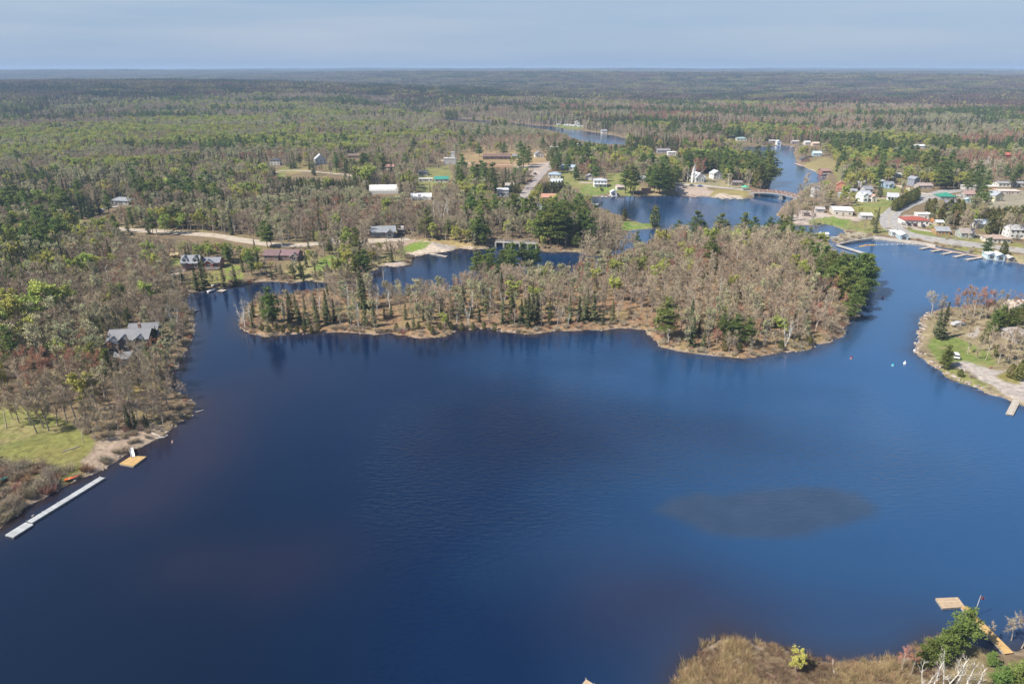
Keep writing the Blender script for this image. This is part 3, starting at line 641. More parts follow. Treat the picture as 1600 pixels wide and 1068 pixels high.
for k in range(3): proto('cedar', *make_cedar(240 + k, 8, (2.3, 2.0, 2.7)[k]), 8)

# ------------------------------------------------------------------ where buildings stand (front-base pixel, width in pixels, ...): used here to keep the woods off them, built further down
WHITE, OFFW, CREAM, GREYW, DGREY = (.62,.62,.60), (.62,.61,.58), (.62,.56,.42), (.42,.43,.44), (.16,.165,.175)
BROWN, DBROWN, REDW, TAN, BLUEW, LOG = (.22,.14,.095), (.10,.07,.052), (.32,.085,.06), (.47,.37,.26), (.36,.46,.56), (.42,.25,.11)
R_GREY, R_DARK, R_LIGHT, R_WHITE, R_BROWN, R_MAROON, R_RED, R_TEAL, R_BLUE, R_GREEN = (.25,.26,.285), (.085,.088,.10), (.46,.49,.53), (.68,.69,.70), (.20,.145,.12), (.17,.11,.115), (.38,.105,.075), (.06,.30,.25), (.34,.42,.52), (.04,.24,.17)
# name, label, category, front-base px, py, width in px, depth m, wall height m, turn deg, roof kind, ridge, pitch, wall, roof, windows in front, storeys, extras
HOUSES = [
 ('lodge','large lakeside lodge under several grey gables with white deck rails','house',203,548,62,9.0,4.4,8,'gable','x',.55,(.19,.17,.16),(.175,.18,.20),4,1,[('wing',-5.0,-5.4,4.8,4.0,3.9,'y',.6),('wing',2.8,6.2,10.5,6.0,5.2,'x',.55),('wing',6.9,4.0,3.0,5,3.6,'y',.5),('wing',-1.2,-4.6,3.4,3.0,4.3,'y',.9),('wing',4.2,-4.4,4.2,3.0,4.2,'y',.7),('deck',1.0,-7.3,8,3.6),('chimney',3,1,2.2)]),
 ('garage','small grey roofed garage beside the pine in front of the lodge','garage',192,571,24,5.5,2.6,8,'gable','x',.45,(.20,.19,.18),(.20,.21,.23),1,1,[('bigdoor',)]),
 ('cottage','slate roofed cottage with two pale gabled dormers','cottage',298,421,28,8,3.4,4,'gable','x',.75,(.24,.13,.12),(.20,.215,.25),3,1,[('dormer',-2.6,(.62,.66,.68)),('dormer',2.8,(.62,.66,.68))]),
 ('cottage','red walled cottage with white trimmed front gable and a deck','cottage',331,419,26,7,3.0,4,'gable','x',.5,(.30,.10,.085),(.22,.23,.27),3,1,[('frontgable',-.8,4.6),('deck',0,-5.3,9,2.4)]),
 ('shed','small yellowish tan hut at the edge of the woods left of the slate roofed cottage','shed',273,404,10,3,1.9,10,'gable','x',.5,(.55,.42,.22),(.52,.40,.24),1,1,[]),
 ('house','maroon metal roofed house, left half of the pair by the bay','house',424,407,24,8,2.8,-4,'gable','x',.5,(.24,.17,.15),R_MAROON,3,1,[]),
 ('house','maroon metal roofed house with a dark porch, right half of the pair by the bay','house',451,407,30,8,2.8,-6,'gable','x',.5,(.20,.15,.135),(.18,.115,.125),3,1,[('frontgable',4,4.0)]),
 ('house','slate grey metal roofed house with stone terrace above the beach','house',600,371,38,9.5,3.3,10,'gable','x',.55,(.19,.205,.215),(.235,.25,.275),4,1,[('frontgable',3.6,4.4),('wing',-6.4,2.5,4.5,6,2.9,'y',.55)]),
 ('shelter','dark open shelter with a white box on its roof beside the slate grey house','shelter',628,366,14,4,2.5,8,'flat','x',.1,(.10,.07,.06),(.13,.12,.12),2,1,[('box',0.5,2.0)]),
 ('house','grey roofed bungalow at the end of the driveway with the blue pickup','house',187,320,32,9,2.8,-8,'hip','x',.45,GREYW,(.225,.24,.27),4,1,[]),
 ('house','white two storey house under a dark roof at the left end of the back road','house',430,258,15,8,5.0,0,'hip','x',.4,WHITE,R_DARK,3,2,[]),
 ('house','tall house with a pale metal roof standing among spruces','house',502,257,18,10,5.4,22,'gable','y',.8,(.50,.54,.58),R_LIGHT,3,2,[('chimney',1,2,2.0)]),
 ('house','long low brown roofed house half hidden behind the spruces','house',553,247,19,8,2.6,0,'gable','x',.4,BROWN,R_BROWN,4,1,[]),
 ('quonset_hut','long white arched fabric storage hut in the woods','hut',600,303,46,11,2.0,4,'vault','x',.5,WHITE,R_WHITE,0,1,[]),
 ('quonset_hut','shorter white arched hut beside the long one','hut',658,312,34,7,1.6,2,'vault','x',.5,WHITE,(.74,.75,.77),0,1,[]),
 ('house','white house under a bright teal metal roof','house',690,285,22,8,2.9,4,'gable','x',.45,WHITE,R_TEAL,3,1,[]),
 ('barn','low white outbuilding joined to the left of the teal roofed house','outbuilding',665,284,22,5,2.4,2,'flat','x',.1,OFFW,(.60,.58,.56),4,1,[]),
 ('house','small dark roofed house behind the low white outbuilding','house',661,274,14,6,2.6,0,'gable','x',.5,GREYW,R_DARK,2,1,[]),
 ('house','house with a faded pink roof among the green trees','house',607,265,17,7,2.8,0,'gable','x',.5,OFFW,(.42,.25,.21),2,1,[]),
 ('mill','pale grey stepped gravel mill with a tall tower','mill',703,257,20,8,6,0,'flat','x',.1,(.48,.47,.47),(.52,.51,.50),0,1,[('tower',3.2,1,4,12)]),
 ('warehouse','very long low dark brown roofed building in the dry field','warehouse',776,249,44,12,3.0,-2,'gable','x',.35,DBROWN,(.19,.125,.105),6,1,[]),
 ('house','grey cabin at the right end of the long brown building','house',806,248,11,6,3.0,0,'gable','x',.5,GREYW,R_GREY,2,1,[]),
 ('house','white house with dark gable beyond the top of the village street','house',843,246,14,8,3.6,10,'gable','y',.6,WHITE,R_GREY,2,1,[]),
 ('house','white bungalow with a blue grey roof on the right of the village street','house',866,278,20,9,2.8,-10,'hip','x',.45,WHITE,R_BLUE,3,1,[]),
 ('house','long blue grey roofed hall behind the white bungalow','hall',886,266,22,10,3.0,-24,'gable','x',.35,GREYW,R_BLUE,3,1,[]),
 ('house','grey house with a steep pale roof below the white bungalow','house',869,291,19,9,3.0,-8,'gable','x',.6,(.50,.54,.58),(.40,.44,.48),2,1,[]),
 ('house','grey block house with a flat roof beside parked cars','house',786,306,18,9,4.6,4,'flat','x',.1,(.50,.52,.55),(.58,.60,.62),4,1,[]),
 ('house','tan roofed two storey house behind the grey block house','house',798,300,17,9,4.8,0,'gable','x',.4,OFFW,(.38,.34,.30),3,2,[]),
 ('house','brick red roofed house next to the dark hedge','house',857,314,22,9,2.8,0,'gable','x',.45,(.40,.30,.26),(.42,.23,.17),3,1,[]),
 ('hall','large pale green roof below the brick red roofed house','hall',855,331,22,12,2.8,28,'gable','x',.5,(.40,.44,.42),(.40,.47,.45),2,1,[]),
 ('house','white two storey house above the lawn on the upper lake','house',938,292,21,9,5.2,-2,'hip','x',.35,(.80,.81,.82),(.46,.48,.53),4,2,[('porch',)]),
 ('shed','mauve grey garage left of the white two storey house','garage',922,282,13,7,3.4,0,'gable','y',.5,(.36,.33,.35),(.34,.32,.36),1,1,[('bigdoor',)]),
 ('house','small pale cabin under pines right of the white two storey house','cabin',970,297,13,6,2.5,10,'gable','x',.5,OFFW,(.44,.35,.34),2,1,[]),
 ('boathouse','white boathouse with a grey gable standing in the upper lake','boathouse',959,305.5,10,6,2.6,0,'gable','y',.6,(.76,.77,.78),(.58,.61,.65),0,1,[('bigdoor',)]),
 ('house','grey roofed house seen between two dark pines','house',1003,285,15,8,3.2,0,'gable','x',.5,(.45,.40,.34),R_GREY,2,1,[]),
 ('shed','terracotta coloured shed on the bank between two dark pines','shed',1010,301,13,5,2.2,0,'gable','x',.4,(.42,.20,.13),(.40,.22,.15),1,1,[]),
 ('house','white beach hut at the right foot of the dark pines','hut',1060,298,10,5,2.4,0,'gable','x',.5,OFFW,(.55,.42,.40),1,1,[]),
 ('house','white roofed pavilion on the ridge above the grove','pavilion',1050,243,13,7,3.5,0,'flat','x',.1,(.66,.66,.66),(.78,.78,.80),2,1,[]),
 ('house','long house with a mauve grey roof on the ridge above the grove','house',1037,239,21,8,2.8,0,'gable','x',.4,GREYW,(.24,.235,.27),4,1,[]),
 ('house','white house with grey gables and a brown porch right of the church','house',1121,280,15,9,5.0,12,'gable','y',.6,(.66,.68,.71),R_LIGHT,3,2,[('deck',2,-5.5,6,3)]),
 ('house','low grey brown building at the foot of the grove beside the bridge road','building',1152,290,16,7,2.6,-4,'gable','x',.3,(.24,.20,.18),(.23,.205,.20),2,1,[]),
 ('house','cottage with a pale teal roof at the head of the upper lake','cottage',1159,220,16,8,2.8,0,'hip','x',.45,(.55,.58,.55),(.30,.44,.43),3,1,[]),
 ('house','small white house left of the pale teal roofed cottage','house',1144,216,9,7,3.2,0,'gable','x',.5,WHITE,OFFW,2,1,[]),
 ('boathouse','white boathouse with a tall front at the head of the upper lake','boathouse',1217,226.5,7,6,4.2,0,'gable','y',.5,(.76,.78,.82),(.60,.63,.68),0,1,[('bigdoor',)]),
 ('boathouse','wide grey boathouse with white doors left of the tall white one','boathouse',1209,223,15,6,2.4,0,'gable','x',.3,(.40,.38,.38),(.46,.44,.45),4,1,[]),
 ('boathouse','pinkish grey boathouse at the right end of the lake head','boathouse',1243,224.5,11,7,2.8,0,'gable','x',.3,(.45,.40,.40),(.48,.44,.44),2,1,[]),
 ('house','white cottage with a grey roof among trees right of the lake head','cottage',1262,226,9,7,2.8,0,'gable','x',.5,WHITE,(.52,.54,.55),2,1,[]),
 ('house','tan cottage among trees right of the lake head','cottage',1275,228,11,7,3.0,0,'gable','x',.5,(.58,.44,.34),(.50,.40,.33),2,1,[]),
 ('house','light blue roofed cottage on the slope above the boathouses','cottage',1277,244,13,8,3.2,-6,'gable','x',.5,(.44,.60,.70),(.46,.60,.68),3,1,[]),
 ('boathouse','dark roofed boathouse behind the pink dock','boathouse',1258,253,13,8,2.6,-4,'gable','y',.45,(.24,.16,.14),R_DARK,1,1,[]),
 ('boathouse','red brown boathouse on the right bank of the upper lake','boathouse',1291,272,15,8,3.0,6,'gable','x',.5,(.30,.14,.095),(.30,.20,.17),2,1,[('deck',0,-5.8,9,3)]),
 ('house','brick red gabled house right of the upper lake','house',1312,298,12,8,4.8,-26,'gable','y',.7,(.46,.19,.13),(.42,.18,.13),2,1,[]),
 ('house','narrow white house with stacked balconies behind bare trees','house',1275,308,10,7,8.0,-4,'flat','x',.1,(.55,.55,.57),(.20,.20,.22),2,3,[]),
 ('house','small grey stone hut at the foot of the brick red house','hut',1317,309,9,5,3.0,0,'hip','x',.5,(.36,.37,.38),(.33,.34,.36),1,1,[]),
 ('warehouse','beige warehouse with a shining white roof beside the beach','warehouse',1317,337,29,15,3.6,-12,'gable','x',.12,(.52,.48,.42),(.80,.81,.83),3,1,[]),
 ('shed','grey corrugated shed behind the round pine near the highway bend','shed',1354,343,17,8,2.6,-8,'gable','x',.3,(.42,.41,.41),(.52,.51,.51),1,1,[]),
 ('hut','dark flat roofed beach hut on the sand','hut',1260,338,9,4,2.2,-4,'flat','x',.1,(.20,.15,.13),(.30,.26,.25),1,1,[]),
 ('hut','grey beach kiosk right of the dark hut on the sand','kiosk',1281,332,13,5,2.4,-10,'gable','x',.4,(.38,.37,.38),(.40,.38,.39),2,1,[]),
 ('house','white two storey house with pale blue grey roof and twin gables','house',1353,315,16,9,5.2,4,'gable','x',.55,(.78,.79,.82),(.44,.47,.53),3,2,[('frontgable',-2,4.2)]),
 ('house','white house with an orange pink roof joined to the twin gabled house','house',1366,315,9,7,3.6,4,'gable','y',.55,(.74,.70,.66),(.56,.36,.28),1,1,[]),
 ('house','grey roofed cottage with white porch posts beside the long hedge','cottage',1394,313,16,10,2.8,-26,'gable','x',.4,(.66,.67,.68),(.42,.44,.47),2,1,[('porch',)]),
 ('house','dark roofed house on the rise behind the twin gabled house','house',1357,302,13,8,3.2,0,'gable','x',.5,(.42,.42,.43),(.21,.22,.24),2,1,[]),
 ('house','low grey cottage left of the twin gabled house','cottage',1333,303,12,6,2.2,-6,'gable','x',.5,(.34,.33,.33),(.30,.30,.32),2,1,[]),
 ('house','blue walled house at the foot of dark pines','house',1390,294,14,8,2.9,0,'gable','x',.5,(.30,.45,.60),(.24,.27,.32),2,1,[('frontgable',0,4)]),
 ('house','pale green grey house behind yellow green bushes','house',1377,289,15,8,3.2,0,'hip','x',.4,(.42,.45,.42),(.40,.43,.42),2,1,[]),
 ('house','grey house above the blue walled house','house',1403,278,12,7,2.8,0,'gable','x',.4,(.48,.53,.53),(.40,.43,.42),2,1,[]),
 ('house','weathered grey house left of the pale green grey house','house',1351,292,12,7,3.2,8,'gable','y',.5,(.38,.37,.37),(.33,.32,.33),1,1,[]),
 ('house','tall slate blue house with white trim among dark pines','house',1431,291,10,8,6.2,14,'gable','y',.6,(.22,.245,.30),(.25,.27,.31),2,2,[('chimney',1.5,2,2)]),
 ('house','mauve roofed bungalow right of the tall slate blue house','bungalow',1446,295,22,8,2.6,0,'gable','x',.4,(.42,.37,.35),(.36,.30,.29),3,1,[]),
 ('pavilion','hip roofed hall with a bright green metal roof by the highway','hall',1481,313,24,11,2.6,-6,'hip','x',.45,(.30,.30,.30),R_GREEN,3,1,[]),
 ('house','big dark slate roof directly below the green roofed hall','building',1488,328,24,10,3.4,-30,'gable','x',.5,(.22,.20,.20),(.17,.165,.19),2,1,[]),
 ('store','white walled store under a long rust red roof with cars in front','store',1432,352,38,11,3.0,-7,'hip','x',.3,(.70,.68,.64),R_RED,5,1,[]),
 ('store','flat white roofed annex behind the rust red roofed store','store',1446,343,26,6,3.4,-7,'flat','x',.1,(.60,.58,.55),(.78,.78,.78),1,1,[]),
 ('shed','grey roofed shed on the grass right of the rust red roofed store','shed',1468,353,11,5,2.3,-8,'gable','x',.4,(.50,.40,.30),(.45,.47,.49),1,1,[]),
 ('cabin','log cabin with a grey roof beside the highway','cabin',1473,367,21,8,2.4,-8,'gable','x',.45,LOG,(.27,.28,.31),2,1,[]),
 ('house','sage green cottage with a brown roof behind bare trees','cottage',1511,372,20,8,3.0,-8,'gable','x',.55,(.36,.39,.36),(.28,.245,.23),3,1,[('chimney',3,1,2)]),
 ('house','white cottage with a blue grey roof beside the bright lawn','cottage',1536,357,22,9,2.8,-12,'gable','x',.45,(.68,.69,.70),(.34,.38,.43),3,1,[]),
 ('house','brown roofed bungalow with a pale front beside the highway','bungalow',1561,380,34,9,2.4,-6,'hip','x',.35,(.60,.57,.52),(.33,.255,.215),5,1,[]),
 ('house','white house behind the leafless trees at the right edge','house',1588,372,22,9,5,-6,'gable','x',.5,(.72,.73,.74),(.40,.41,.43),3,2,[]),
 ('house','cream gabled house with a slate roof','house',1560,315,17,9,4.6,14,'gable','y',.65,(.60,.57,.44),(.29,.31,.35),2,1,[('wing',-4.2,1.5,4.5,6,3.4,'x',.5)]),
 ('motel','long motel with a low grey roof and white fronts near the right edge','motel',1583,292,46,9,2.8,-4,'gable','x',.25,(.70,.69,.68),(.32,.32,.335),8,1,[]),
 ('store','white building with an orange front among dark pines','store',1551,300,12,7,4.2,-6,'flat','x',.1,(.62,.34,.17),(.74,.73,.72),1,1,[]),
 ('store','pinkish white roofed building below the long motel','building',1577,304,32,9,2.6,-6,'flat','x',.1,(.50,.42,.38),(.66,.57,.52),4,1,[]),
 ('house','rust roofed house behind the row of parked cars','house',1515,309,15,8,2.8,-10,'gable','x',.5,(.40,.36,.34),(.34,.23,.21),2,1,[]),
 ('house','small aqua hut next to the rust roofed house','hut',1513,317,8,4,2.4,-10,'gable','y',.5,(.38,.54,.58),(.42,.55,.60),1,1,[]),
 ('warehouse','white warehouse just left of the dark pine near the motel','warehouse',1518,297,22,8,3.0,-6,'flat','x',.1,(.56,.56,.57),(.70,.70,.70),3,1,[]),
 ('house','long white roofed house deep in the far trees of the village','house',1437,232,18,8,3.0,0,'gable','x',.35,(.66,.67,.68),(.60,.64,.68),3,1,[]),
 ('house','low white house left of the long white roofed house in the far trees','house',1402,236,13,7,2.6,0,'flat','x',.1,WHITE,OFFW,2,1,[]),
 ('house','house with a red roof in the far trees at the right','house',1574,247,10,8,3.4,0,'gable','x',.6,(.36,.13,.10),(.40,.13,.10),1,1,[]),
 ('boathouse','pale blue boathouse with a white roof, left of the twin pair','boathouse',1549,405.5,13,7,2.4,-10,'gable','y',.45,(.44,.55,.60),(.66,.72,.76),0,1,[('bigdoor',)]),
 ('boathouse','pale blue boathouse with a white roof, right of the twin pair','boathouse',1563,407.5,13,7,2.4,-10,'gable','y',.45,(.42,.52,.58),(.66,.72,.76),0,1,[('bigdoor',)]),
 ('boathouse','small tan boathouse with an arched grey roof right of the blue twins','boathouse',1580,409.5,10,5,1.6,-10,'gable','y',.5,(.34,.29,.24),(.42,.40,.38),0,1,[('bigdoor',)]),
 ('boathouse','blue fronted boathouse with a white gable roof at the end of the sea wall','boathouse',1412,376,13,9,2.8,-8,'gable','y',.5,(.36,.48,.56),(.76,.80,.83),0,1,[('bigdoor',)]),
 ('kiosk','pale blue flat roofed kiosk left of the blue fronted boathouse','kiosk',1398,369,11,5,2.5,-8,'flat','x',.1,(.56,.64,.70),(.74,.78,.80),2,1,[]),
 ('house','tan house at the right edge among pines on the point','house',1594,488,30,8,2.6,0,'gable','x',.4,(.54,.46,.38),(.50,.43,.37),3,1,[]),
 ('house','grey roof at the right edge below the pines on the point','house',1602,535,34,9,2.6,10,'hip','x',.4,(.35,.32,.30),(.34,.31,.31),3,1,[]),
 ('house','white house on the lawn beside the far river','house',902,196,7,8,5.0,0,'gable','y',.6,WHITE,OFFW,2,2,[]),
 ('house','grey roofed white house on the wooded bank of the far river','house',944,208,9,8,3.2,0,'gable','x',.5,WHITE,R_GREY,2,1,[]),
 ('house','small white house beneath the pines by the far river','house',906,229,9,7,2.8,0,'flat','x',.1,WHITE,(.74,.76,.76),2,1,[]),
 ('house','long grey roofed house in the trees left of the far river','house',866,234,12,7,2.6,0,'gable','x',.4,OFFW,(.42,.40,.38),2,1,[]),
]
TRAILERS = [(873,196.5,5),(884,197,6),(889,197,5),(893,197.5,7),(899,198,7),(907,199,9)]

ROADS = [   # name, centre line on the photograph, width m, material colour
 ('gravel_road', [(-60,366),(60,358),(130,352),(183,358),(250,362),(330,367),(390,377),(440,384),(482,383),(520,379),(560,376),(600,377),(640,374)], 8.5, (.43,.375,.31)),
 ('driveway', [(104,342),(125,336),(150,330),(168,324),(185,322)], 4.5, (.33,.32,.32)),
 ('street', [(866,254),(850,268),(838,281),(828,291),(822,300),(817,309),(806,318)], 8.0, (.36,.32,.30)),
 ('back_road', [(420,270),(450,266),(490,268),(530,272),(560,276)], 5.5, (.42,.37,.30)),
 ('back_road', [(640,245),(665,248),(700,252),(760,257.5),(810,258),(852,262)], 5.5, (.42,.34,.28)),
 ('back_road', [(862,258),(890,259),(915,261)], 6, (.27,.27,.29)),
 ('bridge_road', [(1040,286),(1070,288),(1100,290.5),(1140,294),(1168,297.5),(1181,300)], 6.5, (.40,.38,.36)),
 ('lane', [(905,285),(930,286),(948,287)], 4.5, (.40,.36,.31)),
 ('highway', [(1800,412),(1660,399),(1600,392),(1560,386.5),(1520,382.5),(1480,377),(1450,372.5),(1420,368),(1398,360),(1388,350),(1388,339),(1400,328),(1420,319),(1440,311),(1458,304),(1475,299.5),(1500,297)], 12.5, (.34,.33,.325)),
 ('lane', [(1458,304),(1440,303),(1428,300),(1415,293),(1405,290)], 6, (.40,.36,.31)),
 ('lane', [(1405,351),(1425,358),(1450,361),(1470,364)], 4, (.42,.38,.33)),
 ('lane', [(1508,366),(1540,369),(1590,372),(1660,378)], 4, (.46,.42,.34)),
 ('lane', [(1318,309),(1345,309),(1372,309),(1384,310)], 4, (.42,.37,.30)),
 ('promenade', [(1364,369),(1385,371.5),(1405,373.8),(1440,378),(1462,382)], 4.5, (.40,.365,.34)),
]
# regions that the photograph shows clear of trees (water seen past the woods, lawns, roads): no crown may cover them
VIS = [
 [(300,455),(392,443),(500,440),(512,445),(500,450),(440,450),(392,462),(378,490),(300,500)],
 [(578,426),(622,420),(648,402),(700,393),(733,391),(735,408),(715,412),(690,428),(640,437),(590,436)],
 [(846,393),(905,394),(908,410),(870,412),(846,404)], [(978,372),(985,361),(1020,358),(1018,374),(1000,377)],
 [(922,314),(960,307),(1060,307),(1160,312),(1180,309),(1236,306),(1222,322),(1210,338),(1040,342),(985,342),(940,324)],
 [(1160,230),(1242,229),(1246,255),(1275,268),(1290,275),(1262,290),(1246,303),(1200,300),(1208,270),(1206,250)],
 [(1252,352),(1280,351),(1316,358),(1316,364),(1290,364),(1256,362)],
 [(767,189),(836,196.5),(868,198.5),(910,205),(976,216.5),(988,220),(982,224),(950,225),(925,221),(898,216),(884,209),(830,199)],
 [(690,183),(768,189),(767,193),(690,187)],
 [(484,384),(600,372),(604,378),(520,383),(486,388)], [(183,353),(330,360),(440,377),(490,378),(490,388),(440,388),(390,382),(250,369),(185,364)],
 [(628,386),(652,374),(722,387),(664,400),(640,400)], [(488,420),(500,404),(528,400),(516,416)], [(440,402),(480,404),(480,408),(440,408)],
 [(590,415),(640,412),(615,421)],[(845,270),(862,256),(866,260),(836,290),(818,312),(810,308)],
 [(105,342),(185,316),(190,322),(128,348)], [(0,640),(60,648),(130,690),(130,750),(60,735),(0,730)],
 [(720,238),(830,236),(850,250),(850,262),(720,260)], [(640,250),(720,254),(720,258),(640,252)], [(664,262),(700,258),(708,275),(668,290)],[(648,292),(672,292),(672,300),(648,300)],
 [(880,272),(930,282),(940,300),(905,300),(890,290)],[(940,284),(985,284),(985,303),(950,303)], [(430,262),(480,252),(482,264),(440,272)], [(430,266),(550,268),(550,278),(430,274)],
 [(1060,284),(1180,296),(1180,310),(1060,306)], [(1080,262),(1130,262),(1130,290),(1080,290)], [(1180,296),(1246,300),(1246,312),(1180,314)], [(1152,282),(1180,284),(1180,298),(1152,296)],
 [(1250,328),(1345,334),(1350,345),(1300,362),(1262,350)], [(1300,318),(1335,318),(1340,340),(1300,340)], [(1376,366),(1370,340),(1398,316),(1470,294),(1506,294),(1486,310),(1420,336),(1412,354),(1440,362),(1600,384),(1600,402),(1440,382)],
 [(1400,332),(1460,334),(1462,358),(1404,358)], [(1345,295),(1405,296),(1405,326),(1345,322)], [(1466,300),(1510,300),(1510,332),(1470,322)],[(1455,350),(1488,352),(1540,372),(1470,372)],
 [(1300,366),(1364,364),(1460,380),(1540,400),(1600,408),(1600,420),(1300,392)], [(1540,342),(1560,342),(1560,362),(1540,362)], [(1415,285),(1450,285),(1460,304),(1430,302)],[(1370,284),(1404,286),(1404,310),(1370,304)],
 [(1240,240),(1300,240),(1312,284),(1290,282),(1246,258)], [(1300,282),(1320,282),(1320,312),(1300,312)], [(1545,300),(1600,296),(1600,320),(1545,320)], [(1500,292),(1600,278),(1600,300),(1500,304)],
 [(865,194),(910,194),(910,202),(870,202)], [(1020,230),(1060,230),(1060,244),(1020,242)], [(920,306),(950,300),(966,300),(966,309),(920,312)], [(1000,290),(1016,290),(1016,304),(1000,304)],[(770,372),(838,372),(838,386),(770,386)],
 [(955,384),(985,380),(985,392),(955,392)], [(975,347),(1008,347),(1010,357),(975,357)],
]
for (nm, lb, ct, px, py, wp, dm, hm, *_r) in HOUSES:
    k = mpp(py); hp = (hm + 2.2) / k * .93; w2 = wp / 2 + 2
    if nm == 'lodge': VIS.append([(px - 20, py - 12), (px + 24, py - 12), (px + 24, py - hp), (px - 20, py - hp)]); continue
    VIS.append([(px - w2, py + 1), (px + w2, py + 1), (px + w2, py - hp), (px - w2, py - hp)])

# ------------------------------------------------------------------ single trees read off the photograph: kind, base pixel, height in pixels
TREES = []
def T_(kind, *rows): TREES.extend([(kind, *r) for r in rows])
T_('pine', (1272,420,40),(1285,432,44),(1298,448,48),(1262,414,34),(1312,470,50),(1330,474,50),(1346,466,52),(1320,412,42),(1308,402,38),(1288,396,36),(1262,392,32),(1354,444,54),(1340,456,60),(1318,448,54),(427,511,60),(1039,529,62),(1147,537,45),(1167,541,44),(1136,538,24),(1110,420,44),(1290,462,42),(1275,452,40),(1305,457,52),(1322,460,58),(1338,462,64),(1349,456,60),
  (1335,442,58),(1316,432,54),(1300,422,46),(1280,410,42),(1265,402,38),(1250,396,36),(1235,390,34),(1328,500,52),(1338,486,48),(1310,446,50),(1296,440,44),(1344,448,62),(1326,428,50),(1215,388,30),
  (1058,374,28),(1085,380,46),(1098,380,30),(1125,380,42),(1135,380,28),(1160,378,42),(1174,380,38),(1200,378,36),(1215,380,40),(1225,384,42),(1232,387,35),(1150,382,25),(1028,380,24),(1070,378,26),(1246,388,32),
  (745,434,38),(757,436,36),(770,434,44),(785,434,42),(800,430,48),(815,428,46),(828,424,40),(838,420,36),(750,424,30),(792,425,40),(778,448,32),(762,428,36),
  (850,382,58),(860,384,64),(872,386,60),(885,382,48),(843,380,48),(857,352,36),(868,348,36),(890,354,32),(820,358,38),(868,372,50),(880,368,44),(745,380,38),(735,344,38),(752,380,46),(815,346,34),(905,350,30),(928,352,30),
  (746,297,36),(758,300,40),(770,302,42),(740,292,34),(752,285,30),(722,275,30),(818,262,30),(826,258,26),(865,252,26),(874,253,26),(905,258,32),(898,252,28),(915,262,34),(812,276,26),
  (985,303,42),(977,302,38),(992,302,36),(1030,303,44),(1040,304,40),(1048,304,30),(1022,302,36),(1035,300,40),(995,387,24),(1202,287,46),(1198,292,40),(1181,262,30),(1196,270,38),
  (1337,363,36),(1527,336,40),(1534,330,34),(1541,399,26),(1475,577,38),(1478,572,30),(1548,524,38),(1558,520,40),(1570,522,38),(1580,518,36),(1596,500,30),
  (175,598,52),(20,462,40),(8,458,34),(34,464,36),(80,402,30),(86,398,24),(165,500,18),(202,503,22),(562,430,36),(570,432,40),(556,432,30),(418,386,38),(424,384,30),(150,372,26),(160,370,24),(168,366,22),
  (60,352,28),(75,350,28),(45,356,30),(30,350,26),(90,356,26),(104,360,24),(118,352,24),(62,338,22),
  (1290,262,30),(1310,268,36),(1300,258,30),(1322,262,34),(1334,266,34),(1345,258,30),(1360,262,32),(1378,268,30),(1400,262,30),(1412,270,32),(1425,266,34),(1440,278,34),(1452,284,36),(1465,290,38),(1476,284,36),(1488,288,34),(1500,284,32),(1470,296,34),(1540,296,26),(1528,298,22),(1580,294,22),
  (1480,1024,60),(1502,1016,74),(1446,1036,44),(1432,1042,36),(1560,1075,42),(1590,1078,56),(1548,1040,26),(1464,1036,48))
T_('spruce', (566,482,70),(570,484,46),(395,513,22),(470,507,24),(482,508,20),(523,503,36),(547,505,22),(571,511,42),(601,499,22),(634,499,28),(647,514,24),(672,497,28),(724,490,44),(749,503,25),(786,505,42),(800,503,52),(826,511,54),(839,507,48),(859,507,38),(832,500,50),(815,505,40),
  (890,504,42),(905,500,38),(912,502,42),(927,503,50),(957,503,36),(918,496,40),(1081,541,46),(1099,543,30),(1112,515,26),(1190,513,30),(1210,511,33),(1219,511,33),(1240,511,27),(1259,521,30),(1249,531,23),(1295,511,20),(1092,520,22),(690,488,30),(705,492,34),(735,497,30),(760,490,36),(700,510,22),(662,500,30),(612,495,24),
  (203,671,44),(213,671,34),(229,669,26),(231,561,36),(237,563,30),(247,537,28),(224,498,28),(265,495,32),(258,500,24),(162,461,28),(145,442,23),(187,454,18),(70,422,23),(78,425,20),(350,448,36),(368,446,36),(308,452,40),(318,452,52),(322,446,48),
  (511,370,30),(398,389,16),(482,388,14),(500,386,18),(508,386,16),(471,434,30),(493,432,20),(512,426,18),(521,425,24),(534,428,22),(545,432,26),(460,436,22),(440,432,20),(548,300,26),(475,440,24),
  (1470,530,58),(1462,526,44),(1367,364,38),(1372,305,20),(1375,309,22),(672,299,14),(686,296,12),(776,300,20),(790,288,24),(795,292,26),(806,286,22),(612,272,24),(622,268,26),(592,282,22),(600,276,22),(685,262,12),(640,262,24))
T_('cedar', *[(1396 + i * 3.6, 329 - i * 1.9, 17) for i in range(11)], *[(1399 + i * 3.6, 330.5 - i * 1.9, 15) for i in range(10)],
  (1590,594,32),(1578,590,22),(1602,590,34),(1566,398,20),(1569,399,15),(240,540,24),(1480,345,30),(1486,350,30),(1494,352,28),(1470,346,26),(1498,346,30),(1492,340,26),*[(1520 + i * 9, 352 - i * 1.2, 20) for i in range(10)],*[(1545 + i * 9, 366 - i * 1.5, 28) for i in range(9)],
  *[(800 + i * 5, 304 - abs(i - 5) * .5, 15) for i in range(3)], *[(842 + i * 4.5, 303 - i * .4, 16) for i in range(9)], (1022,354,30),(1178,292,24),(1184,294,34),(1188,290,28),(1455,345,16),(1448,330,18),(1456,334,22),(975,345,18),
  *[(410 + i * 11, 517 + (i % 2) * 3, 12) for i in range(9)], *[(620 + i * 17, 516 - (i % 3), 12) for i in range(10)], (1132,548,16),(1155,549,14),(1220,545,14),(1265,538,15))
